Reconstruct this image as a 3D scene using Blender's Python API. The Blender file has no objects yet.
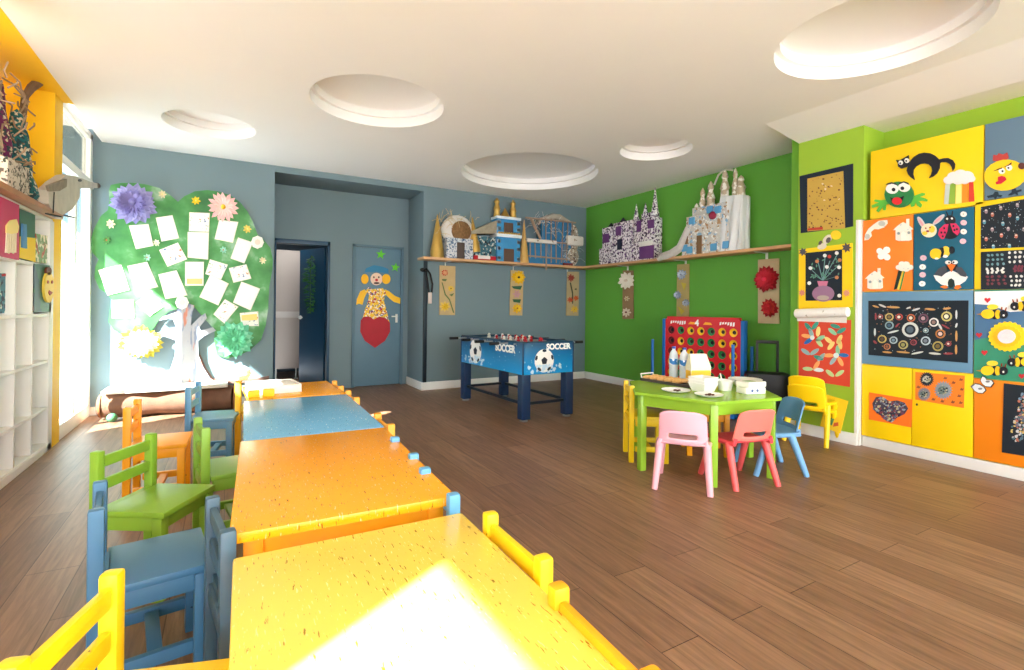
import bpy, bmesh, math, random
from mathutils import Vector, Matrix
from mathutils.geometry import tessellate_polygon
rnd = random.Random(7)
PI = math.pi
scene = bpy.context.scene
C = bpy.data.collections.new('playroom'); scene.collection.children.link(C)

# ---------------------------------------------------------------- camera (survey of the photograph)
F, YAW, PITCH, ROLL, CY, H = 499.141, 0.519229, 0.001824, 0.010378, 306.870, 1.2
_cy, _sy = math.cos(YAW), math.sin(YAW)
_f = Vector((_sy, _cy, 0)); _r = Vector((_cy, -_sy, 0)); _u = Vector((0, 0, 1))
_f2 = _f*math.cos(PITCH) + _u*math.sin(PITCH); _u2 = _u*math.cos(PITCH) - _f*math.sin(PITCH)
_r3 = _r*math.cos(ROLL) + _u2*math.sin(ROLL); _u3 = _u2*math.cos(ROLL) - _r*math.sin(ROLL)
CAM = Vector((0, 0, H))
def on(u, v, **k):
    """measured point of the photograph -> point of the real plane X=, Y= or Z="""
    d = _r3*((u-512)/F) - _u3*((v-CY)/F) + _f2
    a, val = list(k.items())[0]; i = 'XYZ'.index(a)
    return CAM + d*((val-CAM[i])/d[i])
cam = bpy.data.cameras.new('camera'); co = bpy.data.objects.new('camera', cam); C.objects.link(co)
cam.sensor_width = 36; cam.lens = F/1024*36; cam.shift_y = (CY-335)/1024; cam.clip_start = .02
co.matrix_world = Matrix(((_r3.x, _u3.x, -_f2.x, 0), (_r3.y, _u3.y, -_f2.y, 0), (_r3.z, _u3.z, -_f2.z, H), (0, 0, 0, 1)))
scene.camera = co

# ---------------------------------------------------------------- materials
def lin(c): 
    c = c/255
    return c/12.92 if c <= .04045 else ((c+.055)/1.055)**2.4
def rgb(c): return (lin(c[0]), lin(c[1]), lin(c[2]), 1)
_M = {}
def mat(col, rough=.5, noise=.06, scale=6, bump=0, spec=.4, metal=0, alpha=1, speck=None, sscale=40, sthr=.7, stretch=(1, 1, 1)):
    key = (col, rough, noise, scale, bump, spec, metal, alpha, speck, sscale, sthr, stretch)
    if key in _M: return _M[key]
    m = bpy.data.materials.new('paint'); m.use_nodes = True
    n, l = m.node_tree.nodes, m.node_tree.links
    b = n['Principled BSDF']; b.inputs['Roughness'].default_value = rough; b.inputs['Metallic'].default_value = metal
    b.inputs['Specular IOR Level'].default_value = spec
    tc = n.new('ShaderNodeTexCoord')
    nz = n.new('ShaderNodeTexNoise'); nz.inputs['Scale'].default_value = scale; nz.inputs['Detail'].default_value = 5
    l.new(tc.outputs['Object'], nz.inputs['Vector'])
    mx = n.new('ShaderNodeMix'); mx.data_type = 'RGBA'
    c = rgb(col); mx.inputs['A'].default_value = tuple(x*(1-noise*1.6) for x in c[:3])+(1,)
    mx.inputs['B'].default_value = tuple(min(1, x*(1+noise)) for x in c[:3])+(1,)
    l.new(nz.outputs['Fac'], mx.inputs['Factor']); out = mx.outputs['Result']
    for k, sp in enumerate(speck or ()):
        mp = n.new('ShaderNodeMapping'); mp.inputs['Scale'].default_value = stretch; mp.inputs['Location'].default_value = (k*3.3, k*1.7, k)
        mp.inputs['Rotation'].default_value = (0, 0, .3+k*.9)
        l.new(tc.outputs['Object'], mp.inputs['Vector'])
        s = n.new('ShaderNodeTexNoise'); s.inputs['Scale'].default_value = sscale*(1+.37*k); s.inputs['Detail'].default_value = 3
        l.new(mp.outputs['Vector'], s.inputs['Vector'])
        r = n.new('ShaderNodeMapRange'); r.inputs['From Min'].default_value = sthr; r.inputs['From Max'].default_value = sthr+.03
        l.new(s.outputs['Fac'], r.inputs['Value'])
        m2 = n.new('ShaderNodeMix'); m2.data_type = 'RGBA'; m2.inputs['B'].default_value = rgb(sp)
        l.new(out, m2.inputs['A']); l.new(r.outputs['Result'], m2.inputs['Factor']); out = m2.outputs['Result']
    l.new(out, b.inputs['Base Color'])
    if bump:
        bp = n.new('ShaderNodeBump'); bp.inputs['Strength'].default_value = bump; bp.inputs['Distance'].default_value = .01
        n2 = n.new('ShaderNodeTexNoise'); n2.inputs['Scale'].default_value = scale*12; l.new(tc.outputs['Object'], n2.inputs['Vector'])
        l.new(n2.outputs['Fac'], bp.inputs['Height']); l.new(bp.outputs['Normal'], b.inputs['Normal'])
    if alpha < 1: b.inputs['Alpha'].default_value = alpha
    _M[key] = m
    return m
def glass(col=(235, 245, 250), rough=.02):
    m = bpy.data.materials.new('clear'); m.use_nodes = True
    n, l = m.node_tree.nodes, m.node_tree.links; n.remove(n['Principled BSDF'])
    t = n.new('ShaderNodeBsdfTransparent'); t.inputs[0].default_value = rgb(col)
    g = n.new('ShaderNodeBsdfGlossy'); g.inputs['Roughness'].default_value = rough
    mx = n.new('ShaderNodeMixShader'); mx.inputs[0].default_value = .05; l.new(t.outputs[0], mx.inputs[1]); l.new(g.outputs[0], mx.inputs[2])
    l.new(mx.outputs[0], n['Material Output'].inputs[0]); return m
WHITE = mat((240, 238, 232), .5, .02); BLACK = mat((15, 16, 19), .5, .1); NAVY = mat((14, 34, 66), .4, .1)
GOLD = mat((200, 160, 80), .35, .15, metal=.5); WOOD = mat((205, 165, 115), .5, .14, 9, stretch=(1, 1, 1)); METALW = mat((225, 225, 218), .4, .02)
YEL = (241, 203, 22); ORA = (247, 164, 20); BLU = (62, 110, 146); GRN = (136, 178, 54); SLATE = (66, 92, 110)

# ---------------------------------------------------------------- mesh builder
class MB:
    def __init__(s): s.b = bmesh.new()
    def _n(s, before): return [v for v in s.b.verts if v.index < 0 or v not in before]
    def raw(s, vs, fs, M=None):
        vv = [s.b.verts.new(M @ Vector(v) if M else Vector(v)) for v in vs]
        for f in fs:
            try: s.b.faces.new([vv[i] for i in f])
            except ValueError: pass
        return s
    def box(s, c, d, bev=0, M=None, rz=0):
        t = bmesh.new(); bmesh.ops.create_cube(t, size=1)
        for v in t.verts: v.co = Vector((v.co.x*d[0], v.co.y*d[1], v.co.z*d[2]))
        if bev: bmesh.ops.bevel(t, geom=t.edges[:], offset=bev, segments=2, affect='EDGES', profile=.6)
        X = Matrix.Translation(Vector(c)) @ Matrix.Rotation(rz, 4, 'Z')
        if M: X = M @ X
        t.verts.index_update()
        s.raw([X @ v.co for v in t.verts], [[v.index for v in f.verts] for f in t.faces]); t.free(); return s
    def bx(s, lo, hi, bev=0, M=None):
        return s.box([(a+b)/2 for a, b in zip(lo, hi)], [abs(b-a) for a, b in zip(lo, hi)], bev, M)
    def bar(s, p, q, w, h, bev=0):
        """rectangular bar from p to q, w sideways, h in the upward sense"""
        p, q = Vector(p), Vector(q); d = q-p; L = d.length; z = d.normalized()
        up = Vector((0, 0, 1)) if abs(z.z) < .95 else Vector((1, 0, 0))
        x = up.cross(z).normalized(); y = z.cross(x)
        R = Matrix((x, y, z)).transposed().to_4x4()
        return s.box((0, 0, 0), (w, h, L), bev, Matrix.Translation((p+q)/2) @ R)
    def tube(s, pts, r, n=8, r1=None, cap=True):
        pts = [Vector(p) for p in pts]; m = len(pts); rings = []
        px = None
        for i, p in enumerate(pts):
            t = (pts[min(i+1, m-1)]-pts[max(i-1, 0)]).normalized()
            if px is None:
                a = Vector((0, 0, 1)) if abs(t.z) < .9 else Vector((1, 0, 0)); px = a.cross(t).normalized()
            else: px = (px - t*px.dot(t)).normalized()
            py = t.cross(px); rr = r if r1 is None else r+(r1-r)*i/(m-1)
            if isinstance(r, (list, tuple)): rr = r[i]
            rings.append([p + px*rr*math.cos(2*PI*k/n) + py*rr*math.sin(2*PI*k/n) for k in range(n)])
        vs = [v for q in rings for v in q]
        fs = [[i*n+k, i*n+(k+1) % n, (i+1)*n+(k+1) % n, (i+1)*n+k] for i in range(m-1) for k in range(n)]
        if cap: fs += [list(range(n))[::-1], [(m-1)*n+k for k in range(n)]]
        return s.raw(vs, fs)
    def lathe(s, prof, c=(0, 0, 0), n=24, M=None):
        vs = []; 
        for r, z in prof: vs += [(c[0]+r*math.cos(2*PI*k/n), c[1]+r*math.sin(2*PI*k/n), c[2]+z) for k in range(n)]
        m = len(prof)
        fs = [[i*n+k, i*n+(k+1) % n, (i+1)*n+(k+1) % n, (i+1)*n+k] for i in range(m-1) for k in range(n)]
        if prof[0][0] > 1e-4: fs.append(list(range(n))[::-1])
        if prof[-1][0] > 1e-4: fs.append([(m-1)*n+k for k in range(n)])
        return s.raw(vs, fs, M)
    def ball(s, c, r, n=12, M=None):
        if not isinstance(r, (tuple, list)): r = (r, r, r)
        t = bmesh.new(); bmesh.ops.create_uvsphere(t, u_segments=n, v_segments=max(6, n*2//3), radius=1)
        t.verts.index_update()
        X = Matrix.Translation(Vector(c)) @ (M or Matrix()) @ Matrix.Diagonal((r[0], r[1], r[2], 1))
        s.raw([X @ v.co for v in t.verts], [[v.index for v in f.verts] for f in t.faces]); t.free(); return s
    def sheet(s, pts, N, o0, o1):
        """plate with the outline pts, from o0 to o1 along the normal N"""
        N = Vector(N); pts = [Vector(p) for p in pts]; n = len(pts)
        A = Vector((0, 0, 0))
        for i in range(n): A += pts[i].cross(pts[(i+1) % n])
        if A.dot(N) < 0: pts = pts[::-1]
        vs = [p+N*o0 for p in pts]+[p+N*o1 for p in pts]
        tri = tessellate_polygon([pts])
        fs = []
        for t in tri:
            a, b, c = pts[t[0]], pts[t[1]], pts[t[2]]
            t = list(t) if (b-a).cross(c-a).dot(N) > 0 else list(t)[::-1]
            fs.append([i+n for i in t]); fs.append(t[::-1])
        fs += [[i, (i+1) % n, n+(i+1) % n, n+i] for i in range(n)]
        return s.raw(vs, fs)
    def build(s, name, m, parent=None, world=False, origin=None, smooth=40):
        bmesh.ops.recalc_face_normals(s.b, faces=s.b.faces[:])
        if world and parent is not None:
            I = chain(parent).inverted(); s.b.transform(I)
        if origin is not None: s.b.transform(Matrix.Translation(-Vector(origin)))
        me = bpy.data.meshes.new(name); s.b.to_mesh(me); s.b.free()
        me.materials.append(m)
        if smooth:
            me.polygons.foreach_set('use_smooth', [True]*len(me.polygons)); me.set_sharp_from_angle(angle=math.radians(smooth))
        o = bpy.data.objects.new(name, me); C.objects.link(o)
        if parent is not None: o.parent = parent
        if origin is not None: o.location = origin
        return o
def chain(o):
    M = o.matrix_basis.copy()
    while o.parent: o = o.parent; M = o.matrix_basis @ M
    return M
def tag(o, label=None, cat=None, group=None, kind=None):
    if label: o['label'] = label
    if cat: o['category'] = cat
    if group: o['group'] = group
    if kind: o['kind'] = kind
    return o
def thing(name, label, cat, loc, rz=0, group=None):
    o = bpy.data.objects.new(name, None); C.objects.link(o); o.empty_display_size = .1
    o.location = loc; o.rotation_euler = (0, 0, rz)
    o.matrix_basis = Matrix.Translation(Vector(loc)) @ Matrix.Rotation(rz, 4, 'Z')
    return tag(o, label, cat, group)
def struct(name, mb, m, origin=(0, 0, 0), **k): return tag(mb.build(name, m, None, origin=origin, **k), kind='structure')
def solo(name, mb, m, label, cat, group=None, **k):
    n = len(mb.b.verts); xs = [v.co for v in mb.b.verts]
    o = Vector((sum(v.x for v in xs)/n, sum(v.y for v in xs)/n, min(v.z for v in xs)))
    return tag(mb.build(name, m, None, origin=o, **k), label, cat, group)
def copy_tree(o, parent=None):
    c = o.copy(); C.objects.link(c)
    if parent is not None: c.parent = parent
    for ch in list(o.children): copy_tree(ch, c)
    return c
def recolor(o, m0, m1):
    for c in [o]+list(o.children_recursive):
        if c.type == 'MESH' and c.data.materials and c.data.materials[0] == m0:
            if c.material_slots: c.material_slots[0].link = 'OBJECT'; c.material_slots[0].material = m1
class Wall:
    """a wall plane: measured outlines -> points on it; N is the normal into the room"""
    def __init__(s, N, **k): s.k = k; s.N = Vector(N)
    def P(s, pts): return [on(u, v, **s.k) for u, v in pts]
    def ell(s, u, v, a, b=None, n=20, rot=0, wob=0, k=0):
        b = a if b is None else b; c, q = math.cos(rot), math.sin(rot); r = []
        for i in range(n):
            t = 2*PI*i/n; w = 1+wob*math.cos(k*t); x, y = a*w*math.cos(t), b*w*math.sin(t)
            r.append((u+x*c-y*q, v+x*q+y*c))
        return s.P(r)
    def sh(s, mb, pts, o0, o1): return mb.sheet(s.P(pts), s.N, o0, o1)
    def sell(s, mb, u, v, a, b=None, o0=0, o1=.01, **k): return mb.sheet(s.ell(u, v, a, b, **k), s.N, o0, o1)
    def star(s, mb, u, v, R, r, n, o0, o1, rot=0, asp=1):
        return s.sh(mb, [(u+asp*(R if i % 2 == 0 else r)*math.cos(rot+PI*i/n), v+(R if i % 2 == 0 else r)*math.sin(rot+PI*i/n)) for i in range(2*n)], o0, o1)
def zm(x0, y0, s): return lambda *L: [(x0+x/s, y0+y/s) for x, y in L]

# ================================================================ the room
D, W, CE = 6.873, 5.391, 2.943           # back wall, green wall, ceiling
XL, XS, XC, XP, ZS = -1.27, -1.176, 4.942, 4.90, 2.855
Y0 = -5.0
def floor_mat():
    m = bpy.data.materials.new('laminate'); m.use_nodes = True; n, l = m.node_tree.nodes, m.node_tree.links; b = n['Principled BSDF']
    tc = n.new('ShaderNodeTexCoord'); mp = n.new('ShaderNodeMapping'); mp.inputs['Rotation'].default_value = (0, 0, PI/2)
    l.new(tc.outputs['Object'], mp.inputs['Vector'])
    br = n.new('ShaderNodeTexBrick'); br.inputs['Scale'].default_value = 1; br.inputs['Brick Width'].default_value = 1.25; br.inputs['Row Height'].default_value = .19
    br.inputs['Mortar Size'].default_value = .0022; br.inputs['Mortar Smooth'].default_value = .3; br.offset = .37
    br.inputs['Color1'].default_value = rgb((152, 116, 90)); br.inputs['Color2'].default_value = rgb((130, 96, 73)); br.inputs['Mortar'].default_value = rgb((84, 60, 46))
    l.new(mp.outputs['Vector'], br.inputs['Vector'])
    m2 = n.new('ShaderNodeMapping'); m2.inputs['Scale'].default_value = (22, 1.6, 1); l.new(tc.outputs['Object'], m2.inputs['Vector'])
    nz = n.new('ShaderNodeTexNoise'); nz.inputs['Scale'].default_value = 1.6; nz.inputs['Detail'].default_value = 7; nz.inputs['Roughness'].default_value = .62; nz.inputs['Distortion'].default_value = .8
    l.new(m2.outputs['Vector'], nz.inputs['Vector'])
    cr = n.new('ShaderNodeValToRGB'); cr.color_ramp.elements[0].position = .32; cr.color_ramp.elements[0].color = (.5, .48, .47, 1)
    cr.color_ramp.elements[1].position = .68; cr.color_ramp.elements[1].color = (1.12, 1.1, 1.08, 1); l.new(nz.outputs['Fac'], cr.inputs[0])
    mx = n.new('ShaderNodeMix'); mx.data_type = 'RGBA'; mx.blend_type = 'MULTIPLY'; mx.inputs['Factor'].default_value = .85
    l.new(br.outputs['Color'], mx.inputs['A']); l.new(cr.outputs['Color'], mx.inputs['B']); l.new(mx.outputs['Result'], b.inputs['Base Color'])
    b.inputs['Roughness'].default_value = .42; b.inputs['Specular IOR Level'].default_value = .45
    bp = n.new('ShaderNodeBump'); bp.inputs['Strength'].default_value = .15; bp.inputs['Distance'].default_value = .002
    l.new(br.outputs['Fac'], bp.inputs['Height']); bp.invert = True; l.new(bp.outputs['Normal'], b.inputs['Normal'])
    return m
GREY = mat((110, 129, 136), .6, .05, 2, .05); GRNW = mat((92, 160, 56), .6, .06, 1.5, .04); GRNP = mat((150, 186, 50), .55, .06, 3, .04)
CEILM = mat((243, 240, 238), .7, .015, 2); TRIM = mat((228, 226, 220), .45, .02); YWALL = mat((250, 196, 10), .6, .04)
FL = floor_mat()
mb = MB(); mb.bx((-1.6, Y0, -.1), (W, D, 0)); mb.bx((.5, D, -.1), (2.6, 10.4, 0)); struct('floor', mb, FL)

# ceiling with five round recesses, a dropped soffit over the cupboards
CIRC = [(-.155, 5.68, .395), (1.12, 4.31, .555), (3.39, 5.52, .885), (4.06, 3.97, .385), (3.574, 1.623, .572)]
b = bmesh.new(); ed = []
def loop(pts):
    vs = [b.verts.new((x, y, CE)) for x, y in pts]
    for i in range(len(vs)): ed.append(b.edges.new((vs[i], vs[(i+1) % len(vs)])))
loop([(XS, Y0), (W+.2, Y0), (W+.2, D+.2), (XS, D+.2)])
NC = 56
for x, y, r in CIRC: loop([(x+r*math.cos(2*PI*k/NC), y+r*math.sin(2*PI*k/NC)) for k in range(NC)])
bmesh.ops.triangle_fill(b, use_beauty=True, use_dissolve=False, edges=ed)
kill = [f for f in b.faces if any((f.calc_center_median().xy-Vector((x, y))).length < r*.98 and all((v.co.xy-Vector((x, y))).length < r*1.01 for v in f.verts) for x, y, r in CIRC)]
bmesh.ops.delete(b, geom=kill, context='FACES_ONLY')
mb = MB(); mb.b.free(); mb.b = b
for x, y, r in CIRC:
    prof = [(r, 0), (r, .085), (r-.035, .085), (r-.035, .15), (r-.05, .16), (.001, .16)]
    n = NC; vs = []
    for q, z in prof: vs += [(x+q*math.cos(2*PI*k/n), y+q*math.sin(2*PI*k/n), CE+z) for k in range(n)]
    mb.raw(vs, [[i*n+k, i*n+(k+1) % n, (i+1)*n+(k+1) % n, (i+1)*n+k] for i in range(len(prof)-1) for k in range(n)])
mb.bx((XP, .0, ZS), (W, 2.885, CE+.01)); mb.raw([(4.35, 0, CE+.001), (XP, 0, ZS), (XP, 0, CE+.01), (4.35, 2.885, CE+.001), (XP, 2.885, ZS), (XP, 2.885, CE+.01)], [[0, 1, 4, 3], [3, 4, 5], [0, 2, 1]]); mb.bx((XS-.01, Y0, CE), (XS, D, CE+.12)); mb.bx((-1.7, Y0, CE+.12), (XS, D, CE+.2))
mb.bx((-1.7, Y0, CE+.28), (W+.3, D+.3, CE+.4))
struct('ceiling', mb, CEILM)

mb = MB()
mb.bx((-1.75, D, 0), (.506, D+.18, 3.1)); mb.bx((.506, D, 2.865), (2.447, D+.18, 3.1)); mb.bx((2.447, D, 0), (W+.2, D+.18, 3.1))
mb.bx((.35, D+.18, 0), (.506, 7.55, 3.0)); mb.bx((2.447, D+.18, 0), (2.6, 7.55, 3.0)); mb.bx((.35, D+.18, 2.865), (2.6, 7.7, 3.0))
mb.bx((.35, 7.55, 2.12), (2.6, 7.67, 2.9)); mb.bx((1.285, 7.55, 0), (1.6, 7.67, 2.12)); mb.bx((2.37, 7.55, 0), (2.6, 7.67, 2.12)); mb.bx((.35, 7.55, 0), (.575, 7.67, 2.12))
struct('wall_back', mb, GREY)
mb = MB(); mb.bx((.35, 9.9, 0), (2.7, 10.0, 2.6)); mb.bx((.25, 7.67, 0), (.35, 10, 2.6)); mb.bx((2.6, 7.67, 0), (2.7, 10, 2.6)); mb.bx((.25, 7.67, 2.5), (2.7, 10, 2.6))
struct('wall_corridor', mb, mat((96, 110, 120), .6))
mb = MB(); mb.bx((W, Y0, 0), (W+.18, D, 3.1)); struct('wall_right', mb, GRNW)
mb = MB(); mb.bx((XP, 2.342, 0), (W, 2.885, 2.02)); mb.bx((XP, 2.304, 2.02), (W, 2.885, ZS)); struct('wall_pillar', mb, GRNP)
mb = MB(); mb.bx((4.935, 2.885, 0), (W, 2.975, CE)); struct('wall_step', mb, mat((104, 164, 46), .55, .06, 3, .04))
mb = MB(); mb.bx((5.26, 0, 0), (W, 2.304, ZS)); struct('wall_niche', mb, GRNP)
# left wall: yellow pier, bookcase niche, glazing beyond; two more windows out of sight light the room
mb = MB()
mb.bx((-1.6, 5.47, .0), (-1.25, 5.70, CE+.1)); mb.bx((-1.75, 3.80, 0), (-1.62, 5.47, CE+.1))
mb.bx((-1.75, 3.80, CE-.004), (XS-.002, 5.70, CE+.1)); struct('wall_pier', mb, YWALL)
mb = MB()
mb.bx((-1.33, 2.95, 0), (XL, 3.86, 1.75)); mb.bx((-1.33, 2.95, 2.17), (XL, 3.86, CE+.1)); mb.bx((-1.33, 3.80, 0), (XL, 3.86, CE+.1))
mb.bx((-1.33, .15, 0), (XL, 2.95, CE+.1)); mb.bx((-1.33, Y0, 2.22), (XL, .15, CE+.1)); mb.bx((-1.33, Y0, 0), (XL, .15, .25)); mb.bx((-1.33, Y0, 0), (XL, -1.9, CE+.1))
struct('wall_left', mb, mat((232, 228, 222), .6, .02))
# exterior awning that shades the upper lights
mb = MB(); mb.bx((-2.45, 5.2, 2.94), (-1.62, 7.6, 3.02)); struct('roof_awning', mb, mat((150, 140, 128), .7))
# sill of the far glazing
fr = MB(); y0, y1 = 5.70, D
for a, c in ((y0, y0+.05), (y1-.10, y1)): fr.bx((XL-.06, a, .0), (XL+.01, c, 2.99), .004)
fr.bx((XL-.06, y0, 2.42), (XL+.02, y1, 2.50), .004); fr.bx((XL-.06, y0, 2.93), (XL+.01, y1, 3.0), .004); fr.bx((XL-.06, y0, 0), (XL+.012, y1, .13), .004)
fr.bx((XL-.05, 6.24, .13), (XL, 6.31, 2.42), .004)
wn = struct('window_1', fr, WHITE)
g = MB(); g.bx((XL-.035, y0+.05, 2.5), (XL-.03, y1-.1, 2.93)); g.build('upper_pane', glass((205, 205, 200)), wn)
g = MB(); g.bx((XL-.035, y0+.05, .13), (XL-.03, 6.24, 2.42)); g.bx((XL-.035, 6.31, .13), (XL-.03, y1-.1, 2.42)); g.build('pane', glass(), wn)
# skirting
mb = MB(); mb.bx((2.447, D-.014, 0), (W, D, .115), .003); mb.bx((2.433, D-.014, 0), (2.447, 7.55, .115), .003); struct('baseboard_back', mb, TRIM)
mb = MB(); mb.bx((XL, D-.014, 0), (.506, D, .09), .003); struct('baseboard_left', mb, TRIM)
mb = MB(); mb.bx((W-.014, 2.955, 0), (W, D-.014, .115), .003); struct('baseboard_right', mb, TRIM)
mb = MB(); mb.bx((XP-.014, 2.335, 0), (XP, 2.89, .105), .003); mb.bx((4.921, 2.89, 0), (4.935, 2.975, .105)); struct('baseboard_pillar', mb, TRIM)
mb = MB(); mb.bx((XP+.02, 2.328, .0), (XC+.04, 2.342, 2.02)); mb.bx((XP-.003, 2.338, 0), (XP+.02, 2.362, 2.02), .002); struct('trim_1', mb, TRIM)

# doors in the alcove
DOORM = mat((92, 122, 138), .45, .05); TEALD = mat((20, 62, 88), .4, .08); FRM = mat((84, 112, 126), .5, .04)
mb = MB(); 
for x in (1.60, 2.33): mb.bx((x, 7.53, 0), (x+.04, 7.56, 2.12), .003)
mb.bx((1.6, 7.53, 2.08), (2.37, 7.56, 2.12), .003); struct('trim_2', mb, FRM)
mb = MB()
for x, w_ in ((.562, .022), (1.25, .035)): mb.bx((x, 7.52, 0), (x+w_, 7.68, 2.12), .003)
mb.bx((.562, 7.52, 2.06), (1.285, 7.68, 2.12), .003); struct('trim_3', mb, TEALD)
d1 = MB(); d1.bx((1.64, 7.56, .01), (2.33, 7.60, 2.08), .004); d1 = struct('door_1', d1, DOORM)
hd = MB(); hd.box((2.27, 7.552, 1.02), (.035, .012, .13), .004); hd.tube([(2.27, 7.55, 1.05), (2.27, 7.50, 1.05), (2.18, 7.50, 1.05)], .009, 8); hd.build('door_handle', METALW, d1)
a, c = Vector((1.25, 7.70, 0)), Vector((.99, 8.30, 0))
d2 = MB(); d2.bar((a.x, a.y, 1.03), (c.x, c.y, 1.03), .04, 2.04, .003); d2 = struct('door_2', d2, TEALD)
hd = MB(); q = a.lerp(c, .88); hd.ball((q.x-.05, q.y-.03, 1.02), .03, 10); hd.tube([(q.x, q.y, 1.02), (q.x-.05, q.y-.03, 1.02)], .01); hd.build('door_knob', METALW, d2)
t = thing('cubicle_partition', 'beige raised cubicle panel seen through the open doorway', 'partition', (.93, 8.9, 0))
mb = MB(); mb.bx((.52, 8.88, .17), (1.36, 8.91, 2.1), .004); mb.build('panel', mat((182, 170, 160), .5, .02), t, world=True)
mb = MB(); mb.bx((.62, 8.872, 1.0), (1.06, 8.88, 1.1), .002); mb.build('pale_strip', mat((205, 198, 190), .4), t, world=True)
for x in (.70, 1.0, 1.3):
    mb = MB(); mb.tube([(x, 8.89, 0), (x, 8.89, .18)], .012); mb.tube([(x, 8.89, 0), (x, 8.89, .012)], .03); mb.build('leg', METALW, t, world=True)
# garland hanging on the open door leaf
t = thing('leaf_garland', 'green leafy garland hanging on the dark open door leaf', 'garland', (1.12, 7.9, 1.1))
mid = a.lerp(c, .42)+Vector((-.06, -.035, 0)); st = MB(); st.tube([(mid.x, mid.y, 1.95), (mid.x-.01, mid.y, 1.5), (mid.x, mid.y, 1.08)], .006); st.build('stem', mat((60, 90, 40), .7), t, world=True)
lf = MB()
for i in range(120):
    z = rnd.uniform(1.1, 1.92); w = .03+.11*math.sin(PI*(z-1.05)/.95); an = rnd.uniform(0, 2*PI)
    p = mid+Vector((0, 0, z)); dr = Vector((math.cos(an)*w, math.sin(an)*min(w, .05), rnd.uniform(-.06, .03))); sd = Vector((-math.sin(an), math.cos(an), .3)).normalized()*.018
    lf.raw([p+dr*.1, p+dr*.55+sd, p+dr, p+dr*.55-sd, p+dr*.55+Vector((0, 0, .012))], [[0, 4, 1], [1, 4, 2], [2, 4, 3], [3, 4, 0]])
tag(lf.build('leaves', mat((46, 104, 40), .6, .3, 30), t, world=True), kind='stuff')
# clown figure and stars on the closed door
WD = Wall((0, -1, 0), Y=7.56); z_ = zm(340, 250, 4.467)
t = thing('clown_cutout', 'paper clown in spotted suit with a red heart on the closed door', 'wall decoration', tuple(on(376, 347, Y=7.56)))
ONE = {'leaves': 'leaf', 'antennae': 'antenna', 'feet': 'foot', 'eyes_and_nose': 'face_mark', 'eyes_and_mouth': 'face_mark'}
def single(n): return ONE.get(n, n[:-1] if n.endswith('s') else n)
def cut(name, par, wall, col, pts, o0, o1, rough=.6, **k):
    o = None; name = single(name) if len(pts) > 1 else name
    for p in pts:
        m = MB(); wall.sh(m, p, o0, o1); o = m.build(name, col if isinstance(col, bpy.types.Material) else mat(col, rough, **k), par, world=True)
    return o
SPOT = mat((246, 196, 40), .6, .02, speck=((190, 40, 40), (40, 60, 120), (250, 240, 230)), sscale=22, sthr=.56)
cut('suit', t, WD, SPOT, [z_((125, 165), (145, 175), (190, 170), (205, 190), (195, 225), (205, 260), (222, 330), (95, 330), (110, 270), (125, 230), (130, 200), (115, 185))], 0, .008)
cut('hand', t, WD, (250, 190, 30), [z_((110, 175), (120, 190), (108, 215), (100, 245), (85, 240), (72, 245), (75, 220), (90, 185))], 0, .006)
cut('hand', t, WD, (250, 190, 30), [z_((200, 175), (220, 185), (245, 205), (270, 215), (268, 240), (240, 232), (220, 215), (200, 195))], 0, .006)
cut('heart', t, WD, (176, 22, 38), [z_((92, 315), (105, 298), (130, 297), (150, 310), (175, 297), (205, 305), (222, 325), (222, 365), (200, 405), (155, 437), (110, 405), (90, 365))], .008, .016, stretch=(1, 1, 1), noise=.15)
for q, a_, b_ in (((110, 130), 3.6, 5), ((205, 130), 4.2, 5)): m = MB(); WD.sell(m, *z_(q)[0], a_, b_, 0, .02); m.build('hair', mat((250, 185, 30), .7), t, world=True)
m = MB(); WD.sell(m, *z_((162, 130))[0], 6, 6.2, .008, .014); m.build('face', mat((240, 205, 180), .6), t, world=True)
cut('hat', t, WD, (40, 120, 160), [z_((108, 100), (115, 82), (150, 68), (190, 75), (215, 85), (215, 105), (160, 98))], .008, .018)
m = MB()
for q in ((150, 122), (172, 122)): WD.sell(m, *z_(q)[0], .8, 1, .014, .017)
WD.sell(m, *z_((162, 148))[0], 3, 1, .014, .017); m.build('eyes_and_mouth', mat((60, 30, 30), .6), t, world=True)
m = MB(); WD.sell(m, *z_((162, 134))[0], 1.4, 1.4, .014, .024); m.build('nose', mat((200, 30, 30), .5), t, world=True)
for q, s, lb in (((182, 20), 5.2, 'bright green paper star above the clown hat on the door'), ((247, 78), 4.8, 'bright green paper star right of the clown on the door')):
    m = MB(); WD.star(m, *z_(q)[0], s, s*.42, 5, 0, .006, -PI/2+.15); solo('paper_star', m, mat((96, 200, 40), .6), lb, 'star', 'green stars on the door')

# ================================================================ bookcase in the left wall niche
t = thing('bookcase', 'white cubby bookcase built into the yellow wall niche', 'bookcase', (XL, 4.6, 0))
WH = mat((236, 234, 230), .5, .02)
ys = [3.94, 4.29, 4.64, 4.99, 5.35]; zs = [.07, .36, .742, 1.115, 1.50, 1.885]
m = MB(); m.bx((-1.60, 3.9, .05), (-1.58, 5.45, 1.9)); m.build('back_panel', WH, t, world=True)
m = MB(); m.bx((-1.6, 3.9, 0), (-1.245, 5.455, .06), .003); m.build('plinth', WH, t, world=True)
for z in zs: m = MB(); m.bx((-1.6, 3.9, z-.022), (-1.25, 5.45, z), .002); m.build('shelf', WH, t, world=True)
for y in ys[:-1]: m = MB(); m.bx((-1.6, y-.011, .06), (-1.252, y+.011, 1.87), .002); m.build('divider', WH, t, world=True)
for y in (3.91, 5.41): m = MB(); m.bx((-1.6, y-.055, .0), (-1.245, y+.055, 1.87), .003); m.build('side_panel', WH, t, world=True)
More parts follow.
